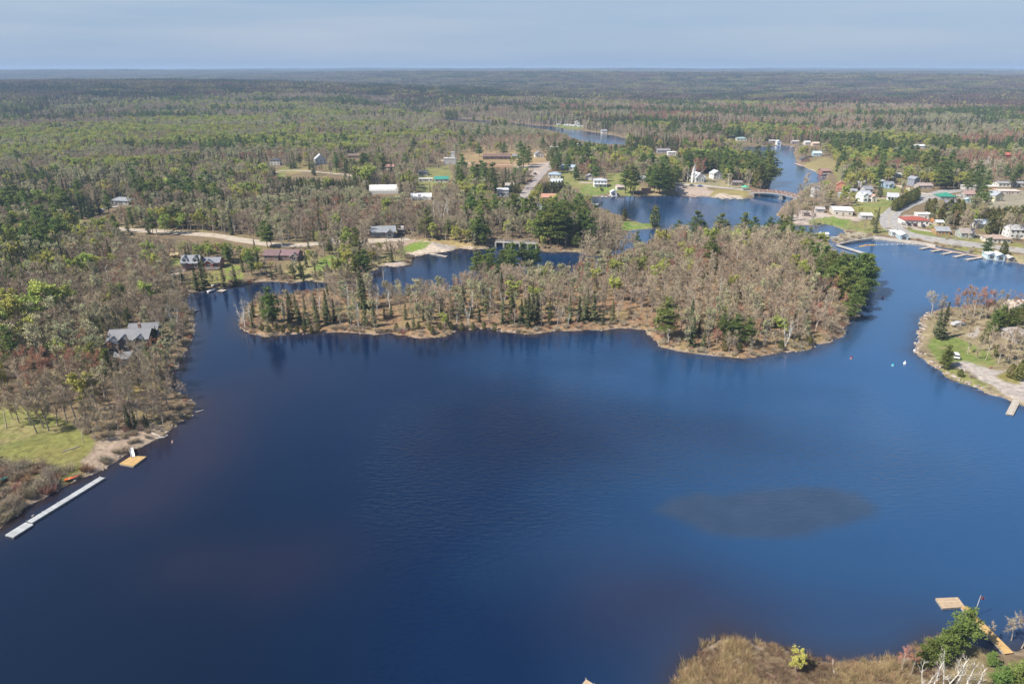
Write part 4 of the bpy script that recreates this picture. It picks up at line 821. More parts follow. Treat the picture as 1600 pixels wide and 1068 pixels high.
T_('bud', (15,522,62),(40,532,64),(65,522,60),(88,512,62),(103,506,55),(30,502,50),(75,492,46),(10,542,60),(50,547,50),(112,498,46),(-12,530,62),(-20,548,66),(25,560,48),(138,442,44),(165,426,22),(128,446,38),(150,442,30),(145,436,36),(262,364,18),(272,364,20),(283,364,20),(258,363,14),
  (572,296,34),(566,292,30),(940,306,14),(990,305,12),(960,270,26),(1315,322,20),(1320,318,24),(1328,322,18),(1440,268,22),(1448,262,24),(1345,296,14),(1365,294,14),(800,262,14),(1125,505,24),(1140,460,30),(1080,432,24),(960,470,38),(850,336,26),(862,330,24),(1370,302,14),(780,336,22),(795,342,24),(1250,248,18),(1256,246,16),(1244,1050,36))
T_('birch', (1456,1078,66),(1490,1082,78),(1522,1084,62),(1474,1080,80),(1506,1084,76),(1440,1082,56),(383,513,52),(379,508,40),(392,505,36),(235,470,32),(402,427,30),(1227,541,46),(1232,536,36),(1205,534,20),(445,500,40),(500,488,42),(590,490,36),(610,486,40),(702,480,36),(732,505,38),(680,352,40),(690,354,44),(700,352,38),(278,520,44),(270,510,40),(55,460,40),(600,440,24),(560,512,44),(545,490,50))
T_('bare', *[(498 + i * 9, 453 - (i % 3) * 2, 28 + (i * 7) % 9) for i in range(10)], *[(905 + i * 8, 424 - i * 2.6, 32 + (i * 5) % 8) for i in range(11)], *[(910 + i * 9, 398 - i * 2, 22 + (i * 5) % 8) for i in range(6)], (224,603,72),(250,606,58),(238,610,50),(262,604,40),(196,590,50),(1513,374,40),(1528,356,34),(1575,378,40),(1590,372,32),(1500,368,30),(1560,568,48),(1575,564,50),(1540,562,42),(1512,552,28),(1455,496,38),(1470,494,36),(1590,556,44),(1530,548,30),(1246,345,20),(1252,322,32),(1262,320,36),(1270,325,36),(1258,300,32),(1280,318,34),(1248,310,22),(1290,316,26),(1268,372,26),(1268,350,24),
  (30,660,48),(48,664,50),(68,668,66),(76,672,70),(90,664,60),(105,660,52),(120,656,56),(20,655,44),(140,668,50),(155,674,44),(170,676,44),(185,672,40),(130,690,40),(150,688,36),(10,668,50),(58,676,58),(1596,1012,76),(1608,1004,70),(1580,1000,44),(1545,1000,34))
T_('bare', (1545,545,34),(1570,548,36),(1585,540,34),(1525,560,24),(1500,512,40),(1550,498,44),(1565,494,40))
T_('cedar', (1556,556,18),(1536,536,20),(1500,588,12),(1565,505,26),(1588,508,26))
T_('red', (1520,502,50),(1530,500,48),(1495,496,46),(1510,494,44),(1540,496,40),(1583,490,30),(1595,488,28),(777,447,32),(1096,432,24),(1100,428,22),(1085,282,30),(1095,284,32),(1340,272,22),(1346,274,20),(255,512,20),(262,560,20),(30,566,40),(12,570,40),(1410,1046,40),(1424,1052,44))

# ------------------------------------------------------------------ woods: jittered scatter, kinds mixed by district
ZK = ['bare', 'red', 'bud', 'pale', 'birch', 'spruce', 'pine', 'cedar']
DEFAULT = (.60, .06, .08, .09, .02, .11, .04, .0)
ZONES = [  # photo polygon on the ground, mix in the order of ZK, density
 ([(-400,300),(0,230),(0,160),(200,160),(350,156),(500,150),(620,162),(660,190),(560,205),(420,232),(200,240),(0,262)], (.34,.02,.52,.06,0,.05,.01,0), 1.05),
 ([(120,215),(180,195),(300,192),(430,192),(440,206),(300,210),(160,222)], (.05,0,.86,.06,0,.03,0,0), 1.1),
 ([(430,225),(560,190),(700,205),(720,232),(640,240),(560,232),(440,240)], (.20,.02,.34,.20,.01,.21,.02,0), 1.0),
 ([(220,285),(230,262),(330,258),(330,276),(260,286)], (.05,0,.88,.05,0,.02,0,0), 1.1),
 ([(-200,345),(-200,262),(0,262),(200,245),(400,250),(420,262),(560,284),(560,318),(480,326),(300,330),(200,318),(100,330)], (.32,.02,.06,.14,.02,.42,.02,0), 1.05),
 ([(430,288),(470,275),(560,285),(562,318),(500,322),(440,310)], (.10,0,.02,.03,0,.80,.05,0), 1.1),
 ([(-300,445),(-300,320),(100,330),(170,330),(190,352),(170,400),(110,430),(60,450)], (.40,.02,.08,.06,.02,.28,.14,0), 1.0),
 ([(300,320),(560,318),(620,302),(720,312),(740,335),(740,372),(640,366),(560,366),(480,372),(380,368),(300,360)], (.74,.04,.01,.05,.02,.14,0,0), 1.15),
 ([(200,345),(300,322),(420,318),(470,330),(470,366),(380,364),(260,356)], (.48,.02,.03,.09,.02,.35,.01,0), 1.05),
 ([(120,440),(110,400),(190,366),(330,372),(420,384),(430,400),(280,405),(260,420),(230,445),(180,460)], (.84,.03,.05,.03,.02,.03,0,0), 1.15),
 ([(-300,660),(-300,440),(60,450),(180,452),(240,440),(290,456),(300,520),(290,560),(266,600),(300,640),(250,675),(180,672),(130,664),(60,640)], (.82,.05,.008,.08,.02,.02,.004,0), .95),
 ([(270,446),(300,420),(420,396),(480,390),(560,400),(570,428),(480,438),(370,444)], (.72,.04,.02,.06,.02,.12,.02,0), .9),
 ([(700,258),(716,236),(880,236),(1070,238),(1060,300),(940,304),(905,335),(835,350),(740,345),(700,300)], (.34,.08,.20,.10,.0,.09,.14,.05), .55),
 ([(720,345),(840,330),(930,325),(985,345),(980,362),(940,385),(842,392),(740,388)], (.52,.08,.12,.06,.02,.08,.12,0), .95),
 ([(840,345),(900,335),(935,345),(935,375),(900,390),(842,390)], (.34,.06,.16,.06,.0,.06,.30,.02), .95),
 ([(1060,282),(1070,250),(1130,236),(1160,246),(1206,262),(1204,290),(1160,282)], (.05,.03,.03,0,0,.10,.40,.39), 1.3),
 ([(870,236),(900,226),(985,228),(1070,240),(1065,276),(1000,268),(940,262),(900,258)], (.30,.30,.12,.06,.0,.10,.12,0), 1.0),
 ([(1240,350),(1250,300),(1310,270),(1345,285),(1440,290),(1540,278),(1760,290),(1760,400),(1560,380),(1460,372),(1340,366)], (.38,.07,.20,.15,.0,.04,.09,.07), .36),
 ([(1300,282),(1290,245),(1330,235),(1480,238),(1700,250),(1700,284),(1540,278),(1440,290),(1380,290)], (.26,.04,.18,.16,.0,.10,.24,.02), .9),
 ([(1490,290),(1520,262),(1700,262),(1700,282),(1560,278)], (.66,.02,.02,.22,.02,.05,.03,0), 1.1),
 ([(980,232),(985,150),(1700,150),(1700,240),(1300,240),(1250,226),(1160,224),(1120,236)], (.24,.58,.01,.01,.0,.12,.04,0), 1.0),
 ([(1340,232),(1360,205),(1460,180),(1700,175),(1700,240),(1480,240)], (.28,.30,.03,.07,.0,.20,.12,0), 1.0),
 ([(1270,225),(1290,210),(1400,208),(1400,224)], (.2,.05,.15,.5,.0,.05,.05,0), 1.0),
 ([(1130,224),(1140,205),(1260,200),(1280,222)], (.35,.2,.1,.06,.0,.12,.17,0), 1.0),
 ([(690,186),(640,160),(860,160),(870,178),(770,178)], (.12,.08,.02,.02,.0,.70,.06,0), 1.0),
 ([(770,190),(884,204),(940,228),(860,232),(720,232),(690,200)], (.44,.34,.04,.06,.0,.12,0,0), 1.0),
 ([(700,205),(760,196),(840,206),(850,222),(760,226),(710,222)], (.22,.06,.02,.14,.0,.54,.02,0), 1.1),
 ([(910,202),(930,190),(990,186),(1060,196),(1060,215),(1000,214),(960,209)], (.14,.10,.04,.04,.0,.50,.18,0), 1.0),
 ([(-200,146),(370,133),(640,131),(660,141),(540,146),(350,148),(100,156),(-200,164)], (.26,.02,.08,.04,0,.58,.02,0), 1.0),
 ([(560,160),(640,140),(900,132),(980,150),(900,160),(700,165)], (.40,.20,.12,.04,.0,.20,.04,0), 1.0),
 ([(620,142),(640,132),(780,130),(780,138),(660,146)], (.10,.04,.06,.02,0,.74,.04,0), 1.0),
 ([(960,150),(1000,138),(1240,136),(1260,150),(1000,160)], (.20,.06,.58,.06,0,.08,.02,0), 1.0),
]
ZW = []
for poly, mix, den in ZONES:
    ZW.append((GP(poly), np.array(mix, float), den))
ISL_FRONT = GP([(376,500),(430,470),(540,462),(660,468),(760,470),(900,466),(990,478),(1030,505),(1070,540),(700,535),(500,530),(385,525)])
def mixes(x, y):
    w = np.tile(np.array(DEFAULT), (len(x), 1)); den = np.ones(len(x))
    r = np.hypot(x, y); f = sstep(2000, 4500, r)[:, None]
    w = w * (1 - f) + np.array((.40, .18, .20, .08, 0, .11, .03, 0)) * f
    for pw, m, d in ZW:
        k = inside(pw, x, y); w[k] = m; den[k] = d
    near = r < 800
    isl = np.zeros(len(x), bool); isl[near] = inside(ISLAND_W, x[near], y[near])
    w[isl] = (.85, .07, .012, .04, .008, .018, .002, 0); den[isl] = 1.15
    fr = isl & inside(ISL_FRONT, x, y); w[fr] = (.60, .04, .004, .09, .09, .165, 0, .015); den[fr] = .75
    return w, den
def choose(x, y, seed, sc):
    w, den = mixes(x, y); n = len(x)
    for k in range(len(ZK)):
        nz_ = fbm(x / sc, y / (sc * .6), 300 + 7 * k, 3)
        w[:, k] *= np.exp((8.5 if sc < 100 else 13.0) * (nz_ - .5))
    w = np.cumsum(w / w.sum(1, keepdims=True), 1); u = np.random.default_rng(seed).random(n)[:, None]
    return (u > w).sum(1).clip(0, len(ZK) - 1), den
HT = {'bare': (9.5, 14.5), 'red': (9, 13.5), 'bud': (9.5, 14), 'pale': (11, 15.5), 'birch': (10, 14), 'spruce': (8.5, 17.5), 'pine': (12, 20), 'cedar': (5, 8.5)}
ROAD_W = [(GP(pts), w) for _, pts, w, _ in ROADS]
HOUSE_XY = np.array([G1(h[3], h[4])[:2] for h in HOUSES]); HOUSE_R = np.array([max(h[5] * mpp(h[4]), h[6]) * .62 + 1.5 for h in HOUSES])
NO_TREES = [GP([(-80,640),(0,630),(60,640),(128,672),(150,690),(190,672),(262,668),(300,650),(190,720),(130,750),(60,800),(0,860),(-80,900)]),
            GP([(1436,488),(1560,470),(1760,465),(1760,690),(1600,634),(1480,590),(1430,552)]), GP([(1040,1110),(1060,1040),(1100,1000),(1300,1030),(1446,1008),(1520,1000),(1640,1000),(1900,1000),(1900,1300),(1000,1300)]),
            GP([(770,374),(836,374),(838,390),(770,390)]), GP([(1290,362),(1366,362),(1366,374),(1310,384)]), GP([(1108,298),(1178,296),(1178,312),(1108,312)])]
def scatter(r0, r1, step, seed, sc, vis=True, azm=47):
    g = np.random.default_rng(seed); a = np.arange(-r1, r1, step); b = np.arange(r0 * .6, r1, step)
    X, Y = np.meshgrid(a, b); X = (X + g.uniform(-.45, .45, X.shape) * step).ravel(); Y = (Y + g.uniform(-.45, .45, Y.shape) * step).ravel()
    r = np.hypot(X, Y); k = (r >= r0) & (r < r1) & (np.abs(np.arctan2(X, Y)) < math.radians(azm)); X, Y = X[k], Y[k]
    s = shore(X, Y); k = s > 1.6; X, Y, s = X[k], Y[k], s[k]
    kind, den = choose(X, Y, seed + 1, sc)
    keep = g.random(len(X)) < den * .9
    for pw in NO_TREES: keep &= ~inside(pw, X, Y)
    if r0 < 2000:
        for pw, w in ROAD_W: keep &= edge_dist(pw, X, Y, closed=False) > w / 2 + 1.8
        for (hx, hy), hr in zip(HOUSE_XY, HOUSE_R): keep &= np.hypot(X - hx, Y - hy - hr * .4) > hr
        for (pts, c), pw in zip(PAINT, PAINT_W):
            if c[1] > c[0] * 1.15 or c[0] > .335: keep &= ~inside(pw, X, Y) | (g.random(len(X)) < .03)
    X, Y, s, kind = X[keep], Y[keep], s[keep], kind[keep]
    hmin = np.array([HT[k][0] for k in ZK]); hmax = np.array([HT[k][1] for k in ZK])
    hh = hmin[kind] + (hmax - hmin)[kind] * g.random(len(X)) ** 1.2
    Z = height(X, Y, s)
    near = np.hypot(X, Y) < 700
    isl = near & inside(ISLAND_W, X, Y); hh[isl] *= .90
    hh *= .62 + .38 * sstep(0, 16, s)
    if vis:
        def clear(hv):
            ok = np.ones(len(X), bool)
            for fz, fw_ in ((.35, 0), (.62, -2.2), (.62, 2.2), (.8, 0), (.98, 0)):
                px, py, _ = project(X + fw_, Y, Z + hv * fz)
                for poly in VIS:
                    c = np.array(poly); ins = (px > c[:, 0].min()) & (px < c[:, 0].max()) & (py > c[:, 1].min()) & (py < c[:, 1].max())
                    if ins.any():
                        ii_ = np.where(ins)[0]; ok[ii_[inside(poly, px[ii_], py[ii_])]] = False
            return ok
        ok = clear(hh); low = ~ok; h2 = np.where(low, hh * .62, hh); ok2 = clear(h2); h3 = np.where(ok2, h2, hh * .4); ok3 = clear(h3); hh = h3; ok = ok3 & ((hh > 3.2))
        X, Y, Z, hh, kind = X[ok], Y[ok], Z[ok], hh[ok], kind[ok]
    return X, Y, Z, hh, kind

TREES = [t if not (t[0] == 'pine' and 1262 < t[1] < 1366 and t[2] < 500) else (t[0], t[1], t[2], min(t[3], t[2] - (400 if t[1] > 1298 else 384))) for t in TREES]
TREES = [t for t in TREES if not (t[0] == 'pine' and 1262 < t[1] < 1366 and t[2] < 500 and t[3] < 24)]
near_list = []   # (kind, x, y, z, h, single)
ex = np.array([(t[1], t[2]) for t in TREES], float); eg = G(ex[:, 0], ex[:, 1])
for t, q in zip(TREES, eg): near_list.append((t[0], q[0], q[1], q[2], t[3] * mpp(t[2]) / .93, True))
EXY = eg[:, :2]; EXH = np.array([t[3] * mpp(t[2]) for t in TREES])
X, Y, Z, hh, kd = scatter(100, 760, 4.5, 50, 52)
dm = np.full(len(X), 1e9)
for (qx, qy), qh in zip(EXY, EXH): dm = np.minimum(dm, np.hypot(X - qx, Y - qy) - .11 * qh)
k = dm > 1.0
for a in zip(kd[k], X[k], Y[k], Z[k], hh[k]): near_list.append((ZK[a[0]], a[1], a[2], a[3], a[4], False))

def district(x, y, px, py):
    if inside(ISLAND_W, np.array([x]), np.array([y]))[0]: 
        if py > 494 + (38 if px > 1030 else 0): return 'on the island front shore, ' + ('left end' if px < 560 else 'left of its middle' if px < 800 else 'right of its middle' if px < 1030 else 'right end')
        return 'in the island wood, ' + ('left end' if px < 600 else 'left half' if px < 850 else 'middle' if px < 1050 else 'right half' if px < 1200 else 'right end')
    if py > 960 and px > 1000: return 'on the near bank at the bottom right'
    if px > 1400 and py > 460: return 'on the point at the right edge'
    if px < 312 and py > 440: return ('on the left shore by the lawn and docks' if py > 610 else 'on the left shore around the lodge' if py > 520 else 'on the left shore above the lodge')
    if px < 760 and py > 366: return 'between the gravel road and the bay'
    if px < 700 and py > 300: return 'in the woods beyond the gravel road'
    if px < 700: return 'in the far woods at the left'
    if px < 1070 and py > 335: return 'on the neck of land before the upper lake'
    if px < 1070: return 'in the village left of the upper lake'
    if px < 1240: return 'in the grove behind the church and bridge'
    if py > 320: return 'along the highway in the right hand village'
    return 'among the houses of the right hand village'
NOTABLE = {(427,511): ('big bushy pine standing alone at the island left tip', 'tree'), (1039,529): ('lone broad pine on the island shore left of the pair of pines', 'tree'), (175,598): ('dark pine in front of the lodge on the left shore', 'tree'),
 (566,482): ('tallest slender spruce in the left half of the island', 'tree'), (224,603): ('large leafless tree on the grass below the lodge', 'tree'), (1470,530): ('broad dark spruce on the rocky point at the right', 'tree'),
 (1475,577): ('spreading pine leaning over the rocks beside the white car', 'tree'), (1590,594): ('rounded green cedar by the gravel drive at the right edge', 'tree'), (1022,354): ('rounded olive tree at the tip of the lawn spit', 'tree'), (1110,420): ('single green pine in the middle of the leafless island wood', 'tree'),
 (1227,541): ('white birch leaning near the island rocky shore', 'tree'), (1502,1016): ('bushy green pine beside the wooden dock in the foreground', 'tree'), (1541,399): ('bushy pine beside the twin blue boathouses', 'tree'), (1337,363): ('round dark pine beside the sea wall', 'tree'), (1202,287): ('tall dark pine at the edge of the channel by the bridge', 'tree'),
 (1367,364): ('brownish spruce right of the round pine by the sea wall', 'tree'), (1244,1050): ('bright yellow green bush tree among the dry reeds', 'tree'), (1081,541): ('narrow spruce on the island shore between the lone pine and the pair', 'tree'), (1474,1080): ('large many stemmed dead white birch on the near bank','tree'), (995,387): ('small lone pine beside the narrow channel', 'tree'), (383,513): ('grey birch at the extreme left tip of the island', 'tree')}
def in_frame(x, y, z, h):
    px, py, _ = project(x, y, z + h * .6); px0, py0, _ = project(x, y, z)
    return -12 < px < 1612 and -5 < py < 1080
singles = {}; rest = {k: [] for k in KINDS}
near_list.sort(key=lambda a: math.hypot(a[1], a[2]))
key_of = {(round(q[0], 3), round(q[1], 3)): (t[1], t[2]) for t, q in zip(TREES, eg)}
def plant(kind, x, y, z, h, label, group, spread=False):
    nm, desc, plural, tm, cms = KINDS[kind]; v = R.choice(PROTO[kind]); s = h / v[0]; w = s * R.uniform(.88, 1.12) * (1 + .25 * max(0, 1 - s))
    o = link(nm, None, None, (x, y, z), R.uniform(0, 6.28)); o.empty_display_size = .5; o.scale = (w, w * R.uniform(.93, 1.07), s); tag(o, label, 'tree', group)
    a = link('trunk', v[1], o); b = link('crown', v[2], o)
    return o
count = {k: 0 for k in KINDS}
for kind, x, y, z, h, ex_ in near_list:
    if count[kind] < 300 and in_frame(x, y, z, h):
        count[kind] += 1; px, py, _ = project(x, y, z); px, py = float(px), float(py)
        n = NOTABLE.get(key_of.get((round(x, 3), round(y, 3))))
        if n: plant(kind, x, y, z, h, n[0], None, ex_ and kind == 'bare')
        else:
            d = district(x, y, px, py); plant(kind, x, y, z, h, KINDS[kind][1] + ' ' + d, KINDS[kind][2] + ' ' + d, ex_ and px > 1200)
    else: rest[kind].append((x, y, z, h))
X, Y, Z, hh, kd = scatter(760, 2000, 6.6, 70, 130)
for a in zip(kd, X, Y, Z, hh): rest[ZK[a[0]]].append(tuple(a[1:]))
print('singles', count, 'mid', len(X))

# the rest of the woods, past 300 of a kind: one object per kind, made of instances of the same trees
def stuff_instances(name, protos, pts, scl, rot, idx, seed=0):
    n = len(pts); me = bpy.data.meshes.new(name); me.vertices.add(n); me.vertices.foreach_set('co', np.asarray(pts, np.float32).ravel())
    def att(nm, ty, arr, fld): a = me.attributes.new(nm, ty, 'POINT'); a.data.foreach_set(fld, np.asarray(arr).ravel())
    att('scl', 'FLOAT_VECTOR', np.asarray(scl, np.float32), 'vector'); att('rot', 'FLOAT', np.asarray(rot, np.float32), 'value'); att('idx', 'INT', np.asarray(idx, np.int32), 'value')
    o = link(name, me); o['kind'] = 'stuff'
    c = bpy.data.collections.new(name + '_shapes')
    for i, pm in enumerate(protos):
        po = bpy.data.objects.new('%s_shape_%02d' % (name, i), pm); c.objects.link(po)
    ng = bpy.data.node_groups.new(name, 'GeometryNodeTree'); ng.interface.new_socket('Geometry', in_out='INPUT', socket_type='NodeSocketGeometry'); ng.interface.new_socket('Geometry', in_out='OUTPUT', socket_type='NodeSocketGeometry')
    gi = N(ng, 'NodeGroupInput'); go = N(ng, 'NodeGroupOutput'); ip = N(ng, 'GeometryNodeInstanceOnPoints'); ci = N(ng, 'GeometryNodeCollectionInfo')
    ci.inputs['Collection'].default_value = c; ci.inputs['Separate Children'].default_value = True; ci.inputs['Reset Children'].default_value = True
    def na(nm, ty): a = N(ng, 'GeometryNodeInputNamedAttribute', data_type=ty); a.inputs['Name'].default_value = nm; return a.outputs[0]
    cx = N(ng, 'ShaderNodeCombineXYZ'); ip.inputs['Pick Instance'].default_value = True
    l = ng.links.new
    l(gi.outputs[0], ip.inputs['Points']); l(ci.outputs[0], ip.inputs['Instance']); l(na('idx', 'INT'), ip.inputs['Instance Index']); l(na('rot', 'FLOAT'), cx.inputs['Z'])
    e2r = N(ng, 'FunctionNodeEulerToRotation'); l(cx.outputs[0], e2r.inputs[0]); l(e2r.outputs[0], ip.inputs['Rotation']); l(na('scl', 'FLOAT_VECTOR'), ip.inputs['Scale']); l(ip.outputs[0], go.inputs[0])
    md = o.modifiers.new('scatter', 'NODES'); md.node_group = ng
    return o
g = np.random.default_rng(5)
for kind, lst in rest.items():
    if not lst: continue
    a = np.array(lst); n = len(a); nm = KINDS[kind][0].replace('_tree', ''); pr = PROTO[kind]
    s = a[:, 3] / pr[0][0]; w = s * g.uniform(.9, 1.15, n)
    stuff_instances('woodland_of_%s_trees' % nm, [p[3] for p in pr], a[:, :3], np.stack([w, w, s], 1), g.uniform(0, 6.28, n), g.integers(0, len(pr), n))

# ------------------------------------------------------------------ far woods: patches of simple small trees, a mass nobody could count
M_FAR = leaf_mat('far_canopy', (1, 1, 1), .18, .012, .1, attr=True)
FARC = {'bare': (.165, .130, .098), 'red': (.165, .098, .080), 'bud': (.235, .225, .070), 'pale': (.215, .20, .130), 'spruce': (.040, .054, .032), 'pine': (.060, .088, .036)}
def patch(seed, mix, size=52, step=6.2):
    g = np.random.default_rng(seed); V = []; F = []; C = []; nb = 0
    ks = list(mix); pr = np.array([mix[k] for k in ks]); pr /= pr.sum()
    for x in np.arange(-size / 2, size / 2, step):
        for y in np.arange(-size / 2, size / 2, step):
            k = ks[g.choice(len(ks), p=pr)]; cx, cy_ = x + g.uniform(-2.6, 2.6), y + g.uniform(-2.6, 2.6); c = np.array(FARC[k]) * g.uniform(.72, 1.28)
            if k == 'spruce':
                h = g.uniform(9, 17); w = g.uniform(1.5, 2.4); q = np.array([0, .3, .62, 1.]); m = 10
                a = g.uniform(0, 6.28, m); z = h * g.random(m) ** 1.3 * .9; r = w * (1 - z / h) + .2
                v = np.stack([np.stack([cx + np.cos(a) * r * 1.2, cy_ + np.sin(a) * r * 1.2, z - .6], 1), np.stack([cx + np.cos(a + 1.3) * r * 1.2, cy_ + np.sin(a + 1.3) * r * 1.2, z - .6], 1), np.stack([cx + 0 * a, cy_ + 0 * a, z + h * .22], 1)], 1).reshape(-1, 3)
                F += [(nb + 3 * i, nb + 3 * i + 1, nb + 3 * i + 2) for i in range(m)]
            else:
                h = g.uniform(9, 14) * (1.25 if k == 'pine' else 1); w = g.uniform(2.4, 3.7); m = 20 if k in ('bud', 'pine') else 17
                d = nrm(g.normal(size=(m, 3))) * g.uniform(.35, 1, (m, 1)); p = np.array((cx, cy_, h * .66)) + d * np.array((w, w, h * .34))
                s = 1.15 if k in ('bud', 'pine') else .95
                v = (p[:, None, :] + g.normal(0, s, (m, 3, 3))).reshape(-1, 3)
                F += [(nb + 3 * i, nb + 3 * i + 1, nb + 3 * i + 2) for i in range(m)]
            V.append(v); C.append(np.tile(c, (len(v), 1))); nb += len(v)
    return grid_mesh('far_patch', np.concatenate(V), F, [M_FAR], np.concatenate(C), smooth=False)
PMIX = [dict(bare=.8, spruce=.1, red=.1), dict(bare=.6, bud=.15, spruce=.25), dict(red=.8, bare=.15, spruce=.05), dict(red=.55, bare=.2, spruce=.25), dict(bud=.85, bare=.15), dict(bud=.5, bare=.4, spruce=.1), dict(spruce=.85, pine=.1, bare=.05), dict(spruce=.55, bare=.35, bud=.1), dict(pale=.6, bare=.4), dict(pine=.6, spruce=.2, bare=.2)]
PSEL = {0: (0, 1), 1: (2, 3), 2: (4, 5), 3: (8, 5), 4: (8, 8), 5: (6, 7), 6: (9, 9), 7: (9, 9)}
patches = [patch(500 + i, m) for i, m in enumerate(PMIX)]
PT, SC, IX = [], [], []
for r0, r1, st, sc, zs in ((2000, 3600, 46, 130, 1.0), (3600, 7000, 62, 240, 1.05), (7000, 13000, 120, 420, 1.25), (13000, 26000, 290, 900, 1.6)):
    X, Y, Z, hh, kd = scatter(r0, r1, st, 90 + int(r0), sc, vis=r0 < 3000)
    u = g.random(len(X)); ix = np.array([PSEL[k][0] if q < .6 else PSEL[k][1] for k, q in zip(kd, u)])
    PT.append(np.stack([X, Y, Z - .5], 1)); f = st / 46 * 1.0; v = g.uniform(.9, 1.2, len(X)); SC.append(np.stack([f * v, f * v, zs * v], 1)); IX.append(ix)
PT, SC, IX = np.concatenate(PT), np.concatenate(SC), np.concatenate(IX)
print('far patches', len(PT))
stuff_instances('far_woods', patches, PT, SC, g.uniform(0, 6.28, len(PT)), IX)

# ------------------------------------------------------------------ undergrowth along the shores and in the woods, dry reeds on the near bank
shrubs = [make_shrub(700 + i, 1.6, 1.3).mesh('shrub', [M_TWIGG if i % 2 else M_TWIG]) for i in range(3)] + [make_shrub(710, 1.4, 1.2).mesh('shrub', [M_TWIGR])]
q = g.uniform(-1, 1, (100000, 2)); X = q[:, 0] * 420; Y = 230 + q[:, 1] * 220; s = shore(X, Y); r = np.hypot(X, Y)
isl = inside(ISLAND_W, X, Y); k = (s > .8) & (np.abs(np.arctan2(X, Y)) < .85) & (r > 100)
p = np.where(s < 4.5, np.where(isl, .85, .5), np.where(isl, .10, .05)); px, py, _ = project(X, Y, 0 * X)
p = np.where((px > 1400) & (py > 450) & (py < 700), np.where(s > 5, .16, .06), p); p = np.where((px < 200) & (py > 625) & (py < 760) & (s > 3), 0, p); p = np.where((px < 110) & (py > 735) & (s > 0), 1., p); p = np.where((py > 960), 0, p); p = np.where((px > 130) & (px < 300) & (py > 640) & (py < 690), .5, p)
for pw, w in ROAD_W[:2]: p = np.where(edge_dist(pw, X, Y, closed=False) < w, 0, p)
for (pts, c), pw in zip(PAINT, PAINT_W):
    if c[1] > c[0] * 1.15 or c[0] > .35: p = np.where(inside(pw, X, Y), 0, p)
for (hx, hy), hr in zip(HOUSE_XY, HOUSE_R): p = np.where(np.hypot(X - hx, Y - hy) < hr, 0, p)
k &= g.random(len(X)) < p; X, Y, s = X[k], Y[k], s[k]; n = len(X); sz = g.uniform(.5, 1.35, n); px, py, _ = project(X, Y, 0 * X); sz = np.where((px < 115) & (py > 735), sz * 1.5, sz)
stuff_instances('undergrowth', shrubs, np.stack([X, Y, height(X, Y, s)], 1), np.stack([sz, sz, sz * g.uniform(.7, 1.2, n)], 1), g.uniform(0, 6.28, n), g.choice(4, n, p=[.3, .3, .3, .1]))

M_REED = leaf_mat('dry_reed', (.46, .35, .20), .35, .02, .2); M_REEDP = leaf_mat('dry_reed_brown', (.27, .19, .13), .35, .02, .2)
def make_reed(seed, n, h, w):
    g = np.random.default_rng(seed); K = MB(); a = g.uniform(0, 6.28, n); r = w * np.sqrt(g.random(n)); p = np.stack([np.cos(a) * r, np.sin(a) * r, np.zeros(n)], 1)
    slivers(K, p, p + np.stack([g.normal(.12, .38, n), g.normal(0, .38, n), h * g.uniform(.4, 1, n)], 1), .05, g); return K
reeds = [make_reed(720 + i, 34, (1.2, .8, 1.6)[i], .5).mesh('reed', [M_REED if i != 1 else M_REEDP]) for i in range(3)]
q = g.random((16000, 2)); lo = P(1020, 1110); hi = P(1640, 985); X = lo[0] - 6 + q[:, 0] * 75; Y = 84 + q[:, 1] * 45
px, py, _ = project(X, Y, 0 * X); s = shore(X, Y); k = (s > -.7) & (px > 1010) & (px < 1480) & (py > 970) & (g.random(len(X)) < np.where(s < .4, .45, np.where(px > 1400, .35, .35 + .55 * (fbm(X / 3.2, Y / 3.2, 93, 2) > .45)))); X, Y, s = X[k], Y[k], s[k]; n = len(X); sz = g.uniform(.6, 1.3, n)
cl = fbm(X / 5, Y / 5, 91, 2)
stuff_instances('dry_reeds', reeds, np.stack([X, Y, np.maximum(height(X, Y, s), -.1)], 1), np.stack([sz, sz, sz], 1), g.uniform(0, 6.28, n), np.where(cl + g.normal(0, .1, n) > .52, 1, g.choice([0, 2], n)))

# loose stones lying along the waterline
M_STONE = leaf_mat('shore_stone', (.34, .29, .25), .35, .02, 0)
def make_stone(seed, sub=1):
    g = np.random.default_rng(seed); import bmesh
    bm = bmesh.new(); bmesh.ops.create_icosphere(bm, subdivisions=sub, radius=.5)
    for v in bm.verts: v.co *= g.uniform(.72, 1.15); v.co.z *= .72
    me = bpy.data.meshes.new('stone'); bm.to_mesh(me); bm.free(); me.materials.append(M_STONE); return me
stones = [make_stone(740 + i) for i in range(4)]
q = g.uniform(-1, 1, (90000, 2)); X = q[:, 0] * 380; Y = 240 + q[:, 1] * 170; s = shore(X, Y); k = (s > -.5) & (s < 1.9) & (np.hypot(X, Y) > 140); X, Y, s = X[k], Y[k], s[k]; n = len(X); sz = g.uniform(.2, .75, n) ** 1.5 * 1.2 + .12
stuff_instances('shore_stones', stones, np.stack([X, Y, np.maximum(height(X, Y, s), 0) + .04], 1), np.stack([sz * 1.3, sz, sz], 1), g.uniform(0, 6.28, n), g.integers(0, 4, n))

